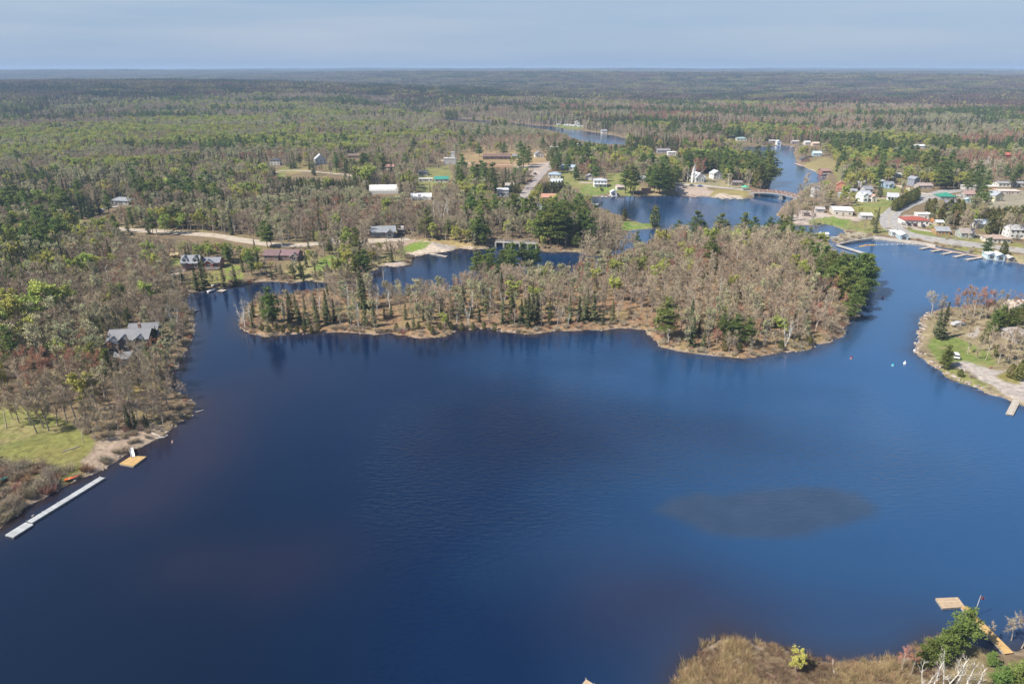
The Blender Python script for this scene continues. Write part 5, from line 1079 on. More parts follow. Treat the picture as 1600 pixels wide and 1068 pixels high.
# ------------------------------------------------------------------ roads, laid as low slabs on the ground
def slab_road(name, pts_w, w, rgb, lift=.22):
    P2 = [np.array(p) for p in pts_w]; line = []
    for a, b in zip(P2[:-1], P2[1:]):
        n = max(int(np.linalg.norm(b - a) / 4), 1); line += [a + (b - a) * i / n for i in range(n)]
    line.append(P2[-1]); line = np.array(line)
    for _ in range(6): line[1:-1] = line[1:-1] * .5 + (line[:-2] + line[2:]) * .25
    d = np.gradient(line, axis=0); d = nrm(d); nn = np.stack([-d[:, 1], d[:, 0]], 1); n = len(line)
    wob = 1 + .08 * np.sin(np.arange(n) * .7)
    offs = (-.5, -.47, -.2, .2, .47, .5); V = []
    zc = height(line[:, 0], line[:, 1]); zc = np.maximum(zc, .5)
    for k in range(3): zc[1:-1] = np.maximum(zc[1:-1], zc[1:-1] * .4 + (zc[:-2] + zc[2:]) * .3)
    for o in offs:
        p = line + nn * (o * w * wob)[:, None]; z = np.maximum(height(p[:, 0], p[:, 1]), .4)
        z = np.maximum(z, zc - .3) + lift if abs(o) < .49 else z - .8
        V.append(np.stack([p[:, 0], p[:, 1], z], 1))
    V = np.stack(V, 1).reshape(-1, 3); F = []
    m = len(offs)
    for i in range(n - 1):
        for j in range(m - 1): F.append((i * m + j, i * m + j + 1, (i + 1) * m + j + 1, (i + 1) * m + j))
    o = link(name, grid_mesh(name, V, np.array(F)[:, ::-1], [mat('road_' + name, rgb, .9, .22, .35, spec=.15)], None, False)); o['kind'] = 'structure'; return o, line
for (nm, pts, w, rgb), (pw, _) in zip(ROADS, ROAD_W):
    ro, line = slab_road(nm, list(pw), w, rgb)
    if nm == 'highway':                                    # yellow centre line
        d = nrm(np.gradient(line, axis=0)); nn = np.stack([-d[:, 1], d[:, 0]], 1); zc = np.maximum(height(line[:, 0], line[:, 1]), .5) + .34
        V = np.stack([np.c_[line - nn * .09, zc], np.c_[line + nn * .09, zc]], 1).reshape(-1, 3); F = [(2 * i, 2 * i + 2, 2 * i + 3, 2 * i + 1) for i in range(len(line) - 1)]
        o = link('road_marking', grid_mesh('road_marking', V, F, [mat('yellow_paint', (.55, .40, .08), .7)], None, False)); o['kind'] = 'structure'

# ------------------------------------------------------------------ buildings
M_GLASS = mat('window_glass', (.025, .032, .04), .08, 0, spec=.6); M_TRIM = mat('white_trim', (.72, .72, .70), .6, .05); M_DTRIM = mat('dark_trim', (.09, .08, .075), .6, .05)
M_CONC = mat('concrete', (.40, .385, .36), .9, .15, 1.2); M_WOODL = mat('pale_timber', (.50, .42, .32), .8, .18, 2.5); M_WOODG = mat('grey_timber', (.33, .31, .29), .85, .2, 2.5); M_DOOR = mat('door_paint', (.20, .16, .13), .6)
_win = {}
def window_meshes(w, h):
    k = (round(w, 1), round(h, 1))
    if k not in _win:
        a = .09; f = MB()
        f.box(-w/2-a, w/2+a, -.05, .04, h, h+a).box(-w/2-a, w/2+a, -.07, .04, -a, 0).box(-w/2-a, -w/2, -.05, .04, 0, h).box(w/2, w/2+a, -.05, .04, 0, h).box(-.03, .03, -.03, .04, 0, h)
        p = MB().box(-w/2, w/2, -.012, .03, 0, h)
        _win[k] = (f.mesh('window_frame', M_TRIM), p.mesh('window_pane', M_GLASS))
    return _win[k]
def add_window(root, x, y, z, w, h, turn=0):
    f, p = window_meshes(w, h); o = link('window', f, root, (x, y, z), turn); link('pane', p, o); return o
def gable_block(root, x, y, w, d, h, ridge, pitch, mw, mr, kind='gable', base=-1.5, ov=.45, attic=True):
    wall = MB(); roof = MB(); th = .16
    if kind == 'gable':
        span = d if ridge == 'x' else w; rise = span / 2 * pitch; L_ = w if ridge == 'x' else d
        prof = [(-span/2, base), (span/2, base), (span/2, h), (0, h + rise), (-span/2, h)]
        ax = 'x' if ridge == 'x' else 'y'; wall.prism(prof, ax, -L_/2, L_/2)
        e = ov; lo = h - e * pitch + .03; hi = h + rise + .03
        for s in (-1, 1): roof.prism([(s * (span/2 + e), lo), (0, hi), (0, hi + th), (s * (span/2 + e), lo + th)][::s], ax, -L_/2 - e, L_/2 + e)
        roof.prism([(-.18, hi + th - .05), (.18, hi + th - .05), (0, hi + th + .1)], ax, -L_/2 - e - .01, L_/2 + e + .01)
    elif kind == 'hip':
        wall.box(-w/2, w/2, -d/2, d/2, base, h); rise = min(w, d) / 2 * pitch; e = ov; a, b = w/2 + e, d/2 + e
        r = max(w - d, 0) / 2 if w >= d else 0; q = max(d - w, 0) / 2 if d > w else 0; z0 = h + .02; z1 = h + .2
        v = [(-a,-b,z0),(a,-b,z0),(a,b,z0),(-a,b,z0),(-a,-b,z1),(a,-b,z1),(a,b,z1),(-a,b,z1),(-r,-q,z1+rise),(r,q,z1+rise)]
        f = [(3,2,1,0),(0,1,5,4),(1,2,6,5),(2,3,7,6),(3,0,4,7),(4,5,9,8) if q == 0 else (4,5,8),(5,6,9) if q == 0 else (5,6,9,8),(6,7,8,9) if q == 0 else (6,7,9),(7,4,8) if q == 0 else (7,4,8,9)]
        roof.add(v, f)
    elif kind == 'flat':
        wall.box(-w/2, w/2, -d/2, d/2, base, h); roof.box(-w/2-.35, w/2+.35, -d/2-.35, d/2+.35, h+.02, h+.3); roof.box(-w/2+.4, w/2-.4, -d/2+.4, d/2-.4, h+.3, h+.36); roof.box(w*.1, w*.1+1.1, d*.05, d*.05+.9, h+.36, h+.95)
    elif kind == 'vault':
        n = 12; pr = []; e = d / 2
        for i in range(n + 1): a = math.pi * i / n; pr.append((math.cos(a) * e, h + math.sin(a) * e * .82))
        ins = [(p[0] * .97, (p[1] - h) * .96 + h) for p in pr]
        wall.prism([(e*.97, base)] + ins + [(-e*.97, base)], 'x', -w/2 + .3, w/2 - .3)
        for i in range(n): roof.prism([pr[i], pr[i+1], ins[i+1], ins[i]], 'x', -w/2, w/2)
        for k in range(9):
            x0 = -w/2 + w * k / 8
            for i in range(n): roof.prism([(pr[i][0]*1.012, (pr[i][1]-h)*1.012+h), (pr[i+1][0]*1.012, (pr[i+1][1]-h)*1.012+h), (pr[i+1][0]*1.002, (pr[i+1][1]-h)*1.002+h), (pr[i][0]*1.002, (pr[i][1]-h)*1.002+h)], 'x', x0 - .1, x0 + .1)
        for s in (-1, 1): wall.box(-w/2 + .3, w/2 - .3, s * e * .985 - .04, s * e * .985 + .04, base, h)
    a = part(root, 'wall', wall, mw); b = part(root, 'roof', roof, mr); a.location = (x, y, 0); b.location = (x, y, 0)
    return a, b
def windows_row(root, x, y, w, d, h, n, storeys, skip_mid=False):
    sh = h / storeys
    for s in range(storeys):
        z = s * sh + min(.95, sh * .3); wh = min(1.25, sh * .42)
        for i in range(n):
            t = (i + .5) / n
            if skip_mid and s == 0 and abs(t - .5) < .5 / n + .01 and n % 2: continue
            add_window(root, x - w/2 + w * t, y - d/2 - .03, z, min(1.25, w / n * .5), wh)
        for sd in (-1, 1):
            for t in (.3, .7): add_window(root, x + sd * (w/2 + .03), y + d * (t - .5), z, 1.0, wh, sd * math.pi / 2)
def build_house(h):
    nm, lb, ct, px, py, wp, d, hm, turn, rk, ridge, pitch, wc, rc, nw, st, extra = h
    q = G1(px, py); w = wp * mpp(py) * .94; rz = math.radians(turn)
    c = q[:2] + np.array((-math.sin(rz), math.cos(rz))) * d / 2; zz = max(q[2], .35) + .15
    grp = None
    root = thing(nm, lb, ct, (c[0], c[1], zz), rz, grp); root.empty_display_size = 1
    mw = mat('wall_paint', wc, .8, .10, .8); mr = mat('roofing', rc, .55 if nm != 'shed' else .7, .14, .5, spec=.35)
    gable_block(root, 0, 0, w, d, hm, ridge, pitch, mw, mr, rk)
    kinds = [e[0] for e in extra]
    big = 'bigdoor' in kinds
    if nw and rk != 'vault': windows_row(root, 0, 0, w, d, hm, nw, st, not big)
    if big:
        dw, dh = min(3.2, w * .5), min(2.3, hm * .82); part(root, 'door', MB().box(-dw/2, dw/2, -d/2 - .05, -d/2 + .02, .02, dh), mat('boat_door', (.10, .105, .11), .6) if ct == 'boathouse' else M_TRIM)
        if ct == 'boathouse':
            part(root, 'slip_deck', MB().box(-w/2 - .9, -w/2 - .05, -d/2 - 1.5, d/2, -.45, -.2).box(w/2 + .05, w/2 + .9, -d/2 - 1.5, d/2, -.45, -.2), M_WOODG)
    elif rk == 'vault':
        for s in (-1, 1): part(root, 'door', MB().box(s * (w/2 - .3) - (.05), s * (w/2 - .3) + .05, -1.8, 1.8, 0, 3.6), M_DTRIM)
    else:
        dx = 0 if nw % 2 else w / max(nw, 1) * .02; dd = part(root, 'door', MB().box(dx - .5, dx + .5, -d/2 - .04, -d/2 + .02, .02, min(2.1, hm * .85)), M_DOOR)
        part(dd, 'handle', MB().box(dx + .32, dx + .42, -d/2 - .1, -d/2 - .042, .95, 1.05), M_TRIM)
    for e in extra:
        if e[0] == 'wing':
            _, x, y, ww, wd, wh, rr, pp = e; gable_block(root, x, y, ww, wd, wh, rr, pp, mw, mr, 'gable', ov=.4)
            add_window(root, x, y - wd/2 - .03, .9, min(1.6, ww * .4), 1.3)
        elif e[0] == 'frontgable':
            _, x, ww = e; gable_block(root, x, -d/2 - .9, ww, 2.6, hm, 'y', .75, mw, mr, 'gable', ov=.35)
            t = MB(); rs = ww / 2 * .75
            for s in (-1, 1): t.prism([(x + s * (ww/2 + .36), hm - .27), (x, hm + rs + .0), (x, hm + rs + .24), (x + s * (ww/2 + .36), hm - .03)][::s], 'y', -d/2 - 2.66, -d/2 - 2.56)
            part(root, 'bargeboard', t, M_TRIM); add_window(root, x, -d/2 - 2.24, .8, min(2.2, ww * .5), 1.7)
        elif e[0] == 'dormer':
            _, x, cc = e; rs = d / 2 * pitch; yb = -d/2 + .9
            gable_block(root, x, yb + 1.3, 2.6, 3.4, hm + rs * .62, 'y', 1.0, mat('dormer_paint', cc, .7), mr, 'gable', base=hm - .2, ov=.3)
            t = MB()
            for s in (-1, 1): t.prism([(x + s * 1.6, hm + rs*.62 - .36), (x, hm + rs*.62 + 1.28), (x, hm + rs*.62 + 1.62), (x + s * 1.6, hm + rs*.62 - .02)][::s], 'y', yb - .82, yb - .72)
            part(root, 'bargeboard', t, M_TRIM); add_window(root, x, yb - .43, hm + .35, 1.1, 1.3)
        elif e[0] == 'deck':
            _, x, y, ww, wd = e; dk = part(root, 'deck', MB().box(x - ww/2, x + ww/2, y - wd/2, y + wd/2, .15, .4), M_WOODG); rl = MB(); n = int(ww / 1.1)
            rl.box(x - ww/2, x + ww/2, y - wd/2, y - wd/2 + .09, 1.25, 1.34)
            for k in range(n + 1): rl.box(x - ww/2 + (ww - .1) * k / n, x - ww/2 + (ww - .1) * k / n + .1, y - wd/2, y - wd/2 + .085, .4, 1.25)
            part(dk, 'railing', rl, M_TRIM); ps = MB()
            for s in (-1, 1): ps.box(x + s * ww * .45 - .1, x + s * ww * .45 + .1, y - wd/2 + .2, y - wd/2 + .4, -3, .15)
            part(dk, 'post', ps, M_WOODG)
        elif e[0] == 'chimney':
            _, x, y, ch = e; zb = hm + (d/2 - abs(y)) * pitch; part(root, 'chimney', MB().box(x - .45, x + .45, y - .4, y + .4, zb - .8, zb + ch).box(x - .52, x + .52, y - .47, y + .47, zb + ch, zb + ch + .15), mat('brick', (.30, .20, .16), .9, .2, 4))
        elif e[0] == 'porch':
            m = MB().box(-w/2, w/2, -d/2 - 2.2, -d/2 - .02, hm * .5 - .25, hm * .5 - .1) if st > 1 else MB().box(-w/2, w/2, -d/2 - 2.2, -d/2 - .02, hm - .25, hm - .1)
            part(root, 'porch_roof', m, mr); z = hm * .5 - .25 if st > 1 else hm - .25
            for k in range(4): part(root, 'porch_post', MB().box(-w/2 + .1 + (w - .4) * k / 3, -w/2 + .3 + (w - .4) * k / 3, -d/2 - 2.1, -d/2 - 1.9, -1, z), M_TRIM)
        elif e[0] == 'tower':
            _, x, y, ww, th = e; part(root, 'tower', MB().box(x - ww/2, x + ww/2, y - ww/2, y + ww/2, 6.4, th).box(x - ww/2 - .3, x + ww/2 + .3, y - ww/2 - .3, y + ww/2 + .3, th, th + .4), mw); part(root, 'conveyor', MB().prism([(-8, .5), (-7.4, .5), (x, th - 1), (x - .9, th - 1)], 'y', -.6, .6), M_CONC)
        elif e[0] == 'box': part(root, 'roof_box', MB().box(e[1] - .9, e[1] + .9, -1, 1, hm + .37, hm + e[2]), M_TRIM)
    return root
for h in HOUSES: build_house(h)

# trailers by the far river
tr_m = {}
for i, (px, py, wp) in enumerate(TRAILERS):
    q = G1(px, py); w = wp * mpp(py); rt = thing('trailer', 'white holiday trailer on the lawn by the far river', 'trailer', (q[0], q[1] + 1.5, q[2] + .1), R.uniform(-.2, .2), 'white trailers on the lawn by the far river')
    part(rt, 'body', MB().prism([(-w/2, .5), (w/2, .5), (w/2, 2.6), (w/2 - .5, 3.1), (-w/2 + .5, 3.1), (-w/2, 2.6)], 'y', -1.3, 1.3), mat('trailer_white', (.76, .77, .78), .5)); part(rt, 'wheel', MB().prism([(.45 * math.cos(a * .7854), .42 + .42 * math.sin(a * .7854)) for a in range(8)], 'y', -1.36, 1.36), M_DTRIM); add_window(rt, 0, -1.33, 1.5, 1.6, .8)

# the church with its steeple
q = G1(1091, 285); k = mpp(285); ch = thing('church', 'white wooden church with a pointed steeple above the upper lake', 'church', (q[0], q[1] + 6, q[2] + .1), math.radians(12))
mw = mat('church_white', (.80, .80, .79), .7, .05); mr = mat('church_roof', (.60, .61, .64), .6, .08)
gable_block(ch, 0, 0, 8.5, 12, 4.2, 'y', .95, mw, mr); gable_block(ch, 5.6, 1.5, 4.6, 6, 3.2, 'x', .7, mw, mr, ov=.3)
for x in (-2.4, 0, 2.4): add_window(ch, x, -6.03, 1.2, .9, 1.9)
for y in (-3.5, -1, 1.5, 4): add_window(ch, -4.28, y, 1.2, .8, 1.8, -math.pi / 2)
tw = part(ch, 'tower', MB().box(-7.0, -4.3, -5.2, -2.5, -1.5, 8.2).box(-7.15, -4.15, -5.35, -2.35, 8.2, 8.5).box(-6.6, -4.7, -4.8, -2.9, 8.5, 10.4), mw)
part(tw, 'spire', MB().add([(-6.75, -4.95, 10.4), (-4.55, -4.95, 10.4), (-4.55, -2.75, 10.4), (-6.75, -2.75, 10.4), (-5.65, -3.85, 15.6)], [(3, 2, 1, 0), (0, 1, 4), (1, 2, 4), (2, 3, 4), (3, 0, 4)]), mat('spire_grey', (.52, .56, .58), .6))
part(tw, 'cross', MB().box(-5.7, -5.6, -3.9, -3.8, 15.4, 16.8).box(-6.0, -5.3, -3.9, -3.8, 16.2, 16.32), M_TRIM); add_window(ch, -5.65, -5.23, 3.2, .8, 1.6)
dd = part(ch, 'door', MB().box(-6.3, -5.0, -5.25, -5.18, 0, 2.4), M_DOOR)

# green roofed gazebo by the bridge
q = G1(1165, 298); gz_ = thing('gazebo', 'open gazebo with a bright green roof and white posts beside the bridge', 'gazebo', (q[0], q[1] + 3, q[2] + .1), .1)
rf = MB(); n = 8; rr = 3.9
rf.add([(rr * math.cos(a * math.pi / 4), rr * .8 * math.sin(a * math.pi / 4), 2.6) for a in range(n)] + [(0, 0, 4.4)] , [(a, (a + 1) % n, n) for a in range(n)] + [tuple(range(n - 1, -1, -1))])
part(gz_, 'roof', rf, mat('green_roof', (.10, .40, .26), .5))
for a in range(n): x, y = 3.4 * math.cos(a * math.pi / 4), 2.7 * math.sin(a * math.pi / 4); part(gz_, 'post', MB().box(x - .1, x + .1, y - .1, y + .1, -.5, 2.59), M_TRIM)
part(gz_, 'floor', MB().box(-3.2, 3.2, -2.5, 2.5, -.5, .12), M_CONC)

# ------------------------------------------------------------------ the bridge
A = np.append(P(1176, 299.5, 3.0), 3.0); B = np.append(P(1248, 307.5, 3.0), 3.0); ln = np.linalg.norm(B - A); ang = math.atan2(B[1] - A[1], B[0] - A[0])
br = thing('road_bridge', 'gently arched road bridge with brown panelled railings over the channel', 'bridge', tuple(A), ang)
def arch(t): return 1.7 * (1 - (2 * t - 1) ** 2)
nb = 20; dk = MB(); n = 24
for i in range(n):
    a, b = i / n, (i + 1) / n
    dk.prism([(a * ln, arch(a) - 1.15), (b * ln, arch(b) - 1.15), (b * ln, arch(b)), (a * ln, arch(a))], 'y', -3.8, 3.8)
part(br, 'deck', dk, mat('bridge_deck', (.36, .35, .34), .9)); M_RUST = mat('rust_steel', (.23, .13, .10), .7, .2); M_RUSTL = mat('rust_panel', (.36, .26, .22), .7, .25)
for s in (-1, 1):
    rl = MB()
    for i in range(n): a, b = i / n, (i + 1) / n; rl.prism([(a * ln, arch(a) + 1.1), (b * ln, arch(b) + 1.1), (b * ln, arch(b) + 1.28), (a * ln, arch(a) + 1.28)], 'y', s * 3.7 - .1, s * 3.7 + .1)
    ro = part(br, 'railing', rl, M_RUST)
    for i in range(nb):
        a, b = (i + .12) / nb, (i + .88) / nb; part(ro, 'panel', MB().prism([(a * ln, arch(a) + .15), (b * ln, arch(b) + .15), (b * ln, arch(b) + 1.0), (a * ln, arch(a) + 1.0)], 'y', s * 3.7 - .05, s * 3.7 + .05), M_RUSTL if i % 2 else M_RUST)
    for i in range(nb + 1): a = i / nb; part(br, 'railing_post', MB().box(a * ln - .12, a * ln + .12, s * 3.7 - .12, s * 3.7 + .12, arch(a) - 1.1, arch(a) + 1.29), M_RUST)
part(br, 'pier', MB().box(ln * .66 - 1.2, ln * .66 + 1.2, -3.4, 3.4, -4.5, arch(.66) - 1.16).box(ln * .66 - 1.9, ln * .66 + 1.9, -3.9, 3.9, -4.5, -2.2), mat('pier_concrete', (.22, .215, .21), .9))
for x0, x1 in ((-2, 3.2), (ln - 3.2, ln + 2)): part(br, 'abutment', MB().box(x0, x1, -4.4, 4.4, -5, -1.16 + .2), mat('abutment_stone', (.27, .25, .235), .9, .25, .6))

# ------------------------------------------------------------------ dam in the narrows, weir and sea wall
def along(p0, p1, z=0.0):
    a, b = P(*p0, z), P(*p1, z); return a, float(np.linalg.norm(b - a)), math.atan2(b[1] - a[1], b[0] - a[0])
a, ln, an = along((775, 381), (838, 384), 1.5); dam = thing('dam', 'grey sluice dam with a railed walkway across the narrows', 'dam', (a[0], a[1], 0), an)
part(dam, 'walkway', MB().box(0, ln, -1.2, 1.2, 2.6, 2.95), M_CONC)
for i in range(6): part(dam, 'pier', MB().box(ln * i / 5 - .5, ln * i / 5 + .5, -1.5, 2.4, -2, 2.59), M_CONC)
for i in range(5): part(dam, 'gate', MB().box(ln * i / 5 + .55, ln * (i + 1) / 5 - .55, .6, .9, -2, 1.9), mat('gate_timber', (.10, .085, .075), .9))
for s in (-1.1, 1.1):
    r = MB().box(0, ln, s - .05, s + .05, 3.95, 4.05).box(0, ln, s - .04, s + .04, 3.45, 3.52)
    for i in range(17): r.box(ln * i / 16 - .05, ln * i / 16 + .05, s - .045, s + .045, 2.96, 3.95)
    part(dam, 'railing', r, mat('galvanised', (.46, .47, .48), .5))
wr = thing('weir', 'pale concrete weir with a white topped control box beside the island', 'weir', (*G1(1287, 372)[:2], .2), -.25)
part(wr, 'apron', MB().box(-13, 9, -2.4, 2.2, -2, .7), mat('weir_concrete', (.50, .49, .47), .9)); part(wr, 'parapet', MB().box(-13, 9, -2.75, -2.43, -2, 1.5), M_CONC)
hb = part(wr, 'control_box', MB().box(-2.5, 2.2, -.9, 1.9, .69, 2.6), mat('weir_box', (.55, .56, .57), .8)); part(hb, 'roof', MB().prism([(-1.3, 2.62), (2.3, 2.62), (.5, 3.5)], 'x', -2.9, 2.6), mat('weir_roof', (.78, .79, .80), .6))
for i in range(8): part(wr, 'buttress', MB().box(-12.5 + i * 2.9, -12.1 + i * 2.9, -3.3, -2.76, -2, 1.2), M_CONC)

def dock_line(name, label, cat, pts, width, m, z=.55, board=1.0, thick=.22, group=None, posts=True, rail=False, side=None):
    """a dock along a photo polyline: one part per board or deck section, with stringers and posts"""
    W_ = [P(x, y, z) for x, y in pts]; o = W_[0]; rt = thing(name, label, cat, (o[0], o[1], 0), 0, group); st = MB(); ps = MB(); bm = {}
    for a, b in zip(W_[:-1], W_[1:]):
        d = b - a; ln = np.linalg.norm(d); d = d / ln; n = np.array((-d[1], d[0])); k = max(int(round(ln / board)), 1); bl = ln / k; an = math.atan2(d[1], d[0])
        key = round(bl, 3)
        if key not in bm: bm[key] = MB().box(-bl / 2 + .03, bl / 2 - .03, -width / 2, width / 2, z - thick, z).mesh('board', m)
        for i in range(k):
            c = a - o + d * (i + .5) * bl; link('board', bm[key], rt, (c[0], c[1], R.uniform(-.012, .012)), an)
        for s in (-.42, .42):
            p = a - o + n * width * s; q_ = b - o + n * width * s; st.tube([(p[0], p[1], z - thick - .12), (q_[0], q_[1], z - thick - .12)], .11, 4)
        for i in range(max(int(ln / 4), 1) + 1):
            for s in (-.5, .5):
                c = a - o + d * ln * i / max(int(ln / 4), 1) + n * (width * s + (.1 if s > 0 else -.1)); ps.tube([(c[0], c[1], -1.5), (c[0], c[1], z + (1.0 if rail else .18))], .09, 6)
        if rail:
            for s in (-.5, .5):
                p = a - o + n * (width * s + (.1 if s > 0 else -.1)); q_ = b - o + n * (width * s + (.1 if s > 0 else -.1)); ps.tube([(p[0], p[1], z + .95), (q_[0], q_[1], z + .95)], .06, 4); ps.tube([(p[0], p[1], z + .5), (q_[0], q_[1], z + .5)], .05, 4)
    part(rt, 'stringer', st, side or M_WOODG)
    if posts: part(rt, 'post', ps, M_WOODG)
    return rt
def deck_poly(name, label, cat, quad, m, z, nboard, rt=None, posts=True):
    """a deck between four photo corners, boards run from edge 0-1 to edge 3-2"""
    W_ = [P(x, y, z) for x, y in quad]; o = W_[0]
    if rt is None: rt = thing(name, label, cat, (o[0], o[1], 0))
    else: o = np.array(rt.location[:2])
    for i in range(nboard):
        t0, t1 = (i + .03) / nboard, (i + .97) / nboard
        pts = [W_[0] + (W_[3] - W_[0]) * t0, W_[1] + (W_[2] - W_[1]) * t0, W_[1] + (W_[2] - W_[1]) * t1, W_[0] + (W_[3] - W_[0]) * t1]; dz = R.uniform(-.008, .008)
        v = [(p[0] - o[0], p[1] - o[1], z - .12 + dz) for p in pts] + [(p[0] - o[0], p[1] - o[1], z + dz) for p in pts]
        part(rt, 'board', MB().add(v, [(3, 2, 1, 0), (4, 5, 6, 7), (0, 1, 5, 4), (1, 2, 6, 5), (2, 3, 7, 6), (3, 0, 4, 7)]), m)
    c = sum(W_) / 4; v = [(c + (p - c) * .97) for p in W_]
    part(rt, 'frame', MB().add([(p[0] - o[0], p[1] - o[1], z - .5) for p in v] + [(p[0] - o[0], p[1] - o[1], z - .135) for p in v], [(3, 2, 1, 0), (4, 5, 6, 7), (0, 1, 5, 4), (1, 2, 6, 5), (2, 3, 7, 6), (3, 0, 4, 7)]), M_WOODG)
    return rt
M_DWHITE = mat('white_dock', (.38, .40, .42), .7, .14, .8); M_DTAN = mat('new_timber', (.48, .32, .14), .75, .14, 1.5); M_DBEIGE = mat('beige_timber', (.42, .32, .22), .8, .16, 1.5); M_DPALE = mat('bleached_timber', (.44, .40, .35), .8, .18, 1.5); M_DGREY = mat('grey_dock', (.42, .405, .385), .85, .16, 1.2); M_DPINK = mat('pinkish_timber', (.45, .33, .28), .8, .16, 1.5)
wd = dock_line('floating_dock', 'long white floating dock lying along the left shore', 'dock', [(46, 815), (160, 745)], 1.7, M_DWHITE, .5, .62, .34)
dock_line('floating_dock', 'short wide white dock section at the near end of the long white dock', 'dock', [(14, 837), (46, 817)], 2.6, M_DWHITE, .5, .62, .34, posts=False)
fl = deck_poly('swim_raft', 'square tan timber raft moored by the left shore with a white ramp', 'raft', [(186, 724), (206, 711.5), (229, 712.5), (208, 728)], M_DTAN, .5, 12)
a, ln, an = along((204.5, 699), (208, 713), .7); rp_ = link('ramp', MB().box(0, ln, -.45, .45, .55, .68).box(0, ln, -.5, -.44, .55, .95).box(0, ln, .44, .5, .55, .95).mesh('ramp', M_TRIM), fl, (a[0] - fl.location[0], a[1] - fl.location[1], 0), an)
deck_poly('dock', 'pale wide dock at the bottom of the gravel drive on the right', 'dock', [(1571, 646), (1583, 623), (1595, 625), (1583.5, 648)], M_DPALE, .55, 9)
# L-shaped dock with flagpole, bottom right
ld = deck_poly('dock', 'L shaped timber dock with a square end in the foreground', 'dock', [(1461.4, 933.8), (1496.8, 932.3), (1513, 949), (1472.4, 949.6)][0:1] + [(1496.8, 932.3), (1508, 947), (1472.4, 949.6)], M_DBEIGE, .6, 22)
deck_poly('', '', '', [(1500.6, 946.6), (1511.6, 946.9), (1584, 1018.8), (1570, 1020.4)], M_DTAN, .6, 64, ld)
b0 = P(1522.5, 958, .6); fp = thing('flagpole', 'white flagpole with a small red and white maple leaf flag on the foreground dock', 'flagpole', (b0[0], b0[1], .6), .35)
part(fp, 'pole', MB().tube([(0, 0, -1.4), (.18, 0, 4.4)], [.05, .035], 8), M_TRIM); part(fp, 'finial', MB().tube([(.18, 0, 4.4), (.18, 0, 4.52)], [.07, .03], 8), mat('brass', (.5, .38, .12), .4))
def flagsurf(x, z): return (.22 + x, -.10 * math.sin(x * 5.0) * x, 4.28 + z - .55 * x)
fw, fh = 1.25, .68; RED = mat('flag_red', (.55, .03, .04), .7, 0); fl_root = None
def flag_patch(x0, x1, z0, z1, m, nm, root, off=0.0, n=6):
    b = MB(); v = []
    for i in range(n + 1):
        x = x0 + (x1 - x0) * i / n
        for z in (z0, z1): p = flagsurf(x, z); v.append((p[0], p[1] - off - .006, p[2])); v.append((p[0], p[1] + off + .006, p[2]))
    f = []
    for i in range(n):
        k = i * 4; f += [(k, k + 4, k + 6, k + 2), (k + 1, k + 3, k + 7, k + 5), (k + 2, k + 6, k + 7, k + 3), (k, k + 1, k + 5, k + 4)]
    f += [(0, 2, 3, 1), (n * 4, n * 4 + 1, n * 4 + 3, n * 4 + 2)]
    return part(root, nm, b.add(v, f), m)
flg = flag_patch(fw * .252, fw * .748, -fh, 0, mat('flag_white', (.80, .80, .80), .7, 0), 'flag', fp)
flag_patch(0, fw * .25, -fh, 0, RED, 'flag_band', flg); flag_patch(fw * .75, fw, -fh, 0, RED, 'flag_band', flg)
leaf = [(0, 1), (.16, .62), (.42, .74), (.34, .28), (.62, .56), (.70, .38), (1, .42), (.86, .08), (1, -.02), (.42, -.42), (.48, -.6), (.06, -.54), (.06, -1), (-.06, -1), (-.06, -.54), (-.48, -.6), (-.42, -.42), (-1, -.02), (-.86, .08), (-1, .42), (-.7, .38), (-.62, .56), (-.34, .28), (-.42, .74), (-.16, .62)]
for s in (-1, 1):
    b = MB(); v = []
    for lx, lz in leaf: p = flagsurf(fw / 2 + lx * .22, -fh / 2 + lz * .24); v.append((p[0], p[1] + s * .012, p[2]))
    p = flagsurf(fw / 2, -fh / 2); v.append((p[0], p[1] + s * .012, p[2])); nl = len(leaf); part(flg, 'maple_leaf', b.add(v, [(i, (i + 1) % nl, nl) for i in range(nl)]), RED)
dock_line('dock', 'corner of a small beige dock at the bottom edge of the picture', 'dock', [(922, 1064), (890, 1100)], 1.6, M_DBEIGE, .5, .5)
dock_line('dock', 'little grey dock on the left shore at the mouth of the cove', 'dock', [(293, 484.5), (306, 485.5)], 2.6, M_DGREY, .5, 1.0)
dock_line('dock', 'small square pale dock below the red walled cottage', 'dock', [(342, 453), (351, 454)], 3.0, M_DPALE, .5, .8)
dock_line('dock', 'narrow pale dock reaching out from the sandy beach', 'dock', [(672, 395.5), (698, 400.5)], 1.6, M_DPALE, .5, 1.0)
dock_line('dock', 'pale dock in front of the white two storey house', 'dock', [(922, 306.5), (947, 304.5), (947, 308)], 2.2, M_DPALE, .5, 2.0)
dock_line('dock', 'thin dock running out from the brush at the left end of the upper lake', 'dock', [(904, 315), (924, 316)], 1.6, M_DPINK, .5, 2.0)
dock_line('dock', 'short yellowish dock between the boathouse and the dark pines', 'dock', [(990, 305), (1001, 305.5)], 2.4, M_DTAN, .5, 2.0)
dock_line('dock', 'reddish brown dock below the church', 'dock', [(1076, 306), (1089, 307.5)], 3.4, M_DPINK, .5, 1.5)
for i, (p0, p1, w_) in enumerate([((1112, 307.5), (1121, 308.5), 'first'), ((1120, 306.5), (1131, 310.8), 'second'), ((1130, 306), (1144, 311), 'third'), ((1143, 306.5), (1156, 311), 'fourth'), ((1152, 308.5), (1162, 310.5), 'last')]):
    dock_line('dock', 'pale public dock on the bridge beach, %s from the left' % w_, 'dock', [p0, p1], 2.0, M_DPALE, .5, 2.0, group='pale docks on the beach beside the bridge')
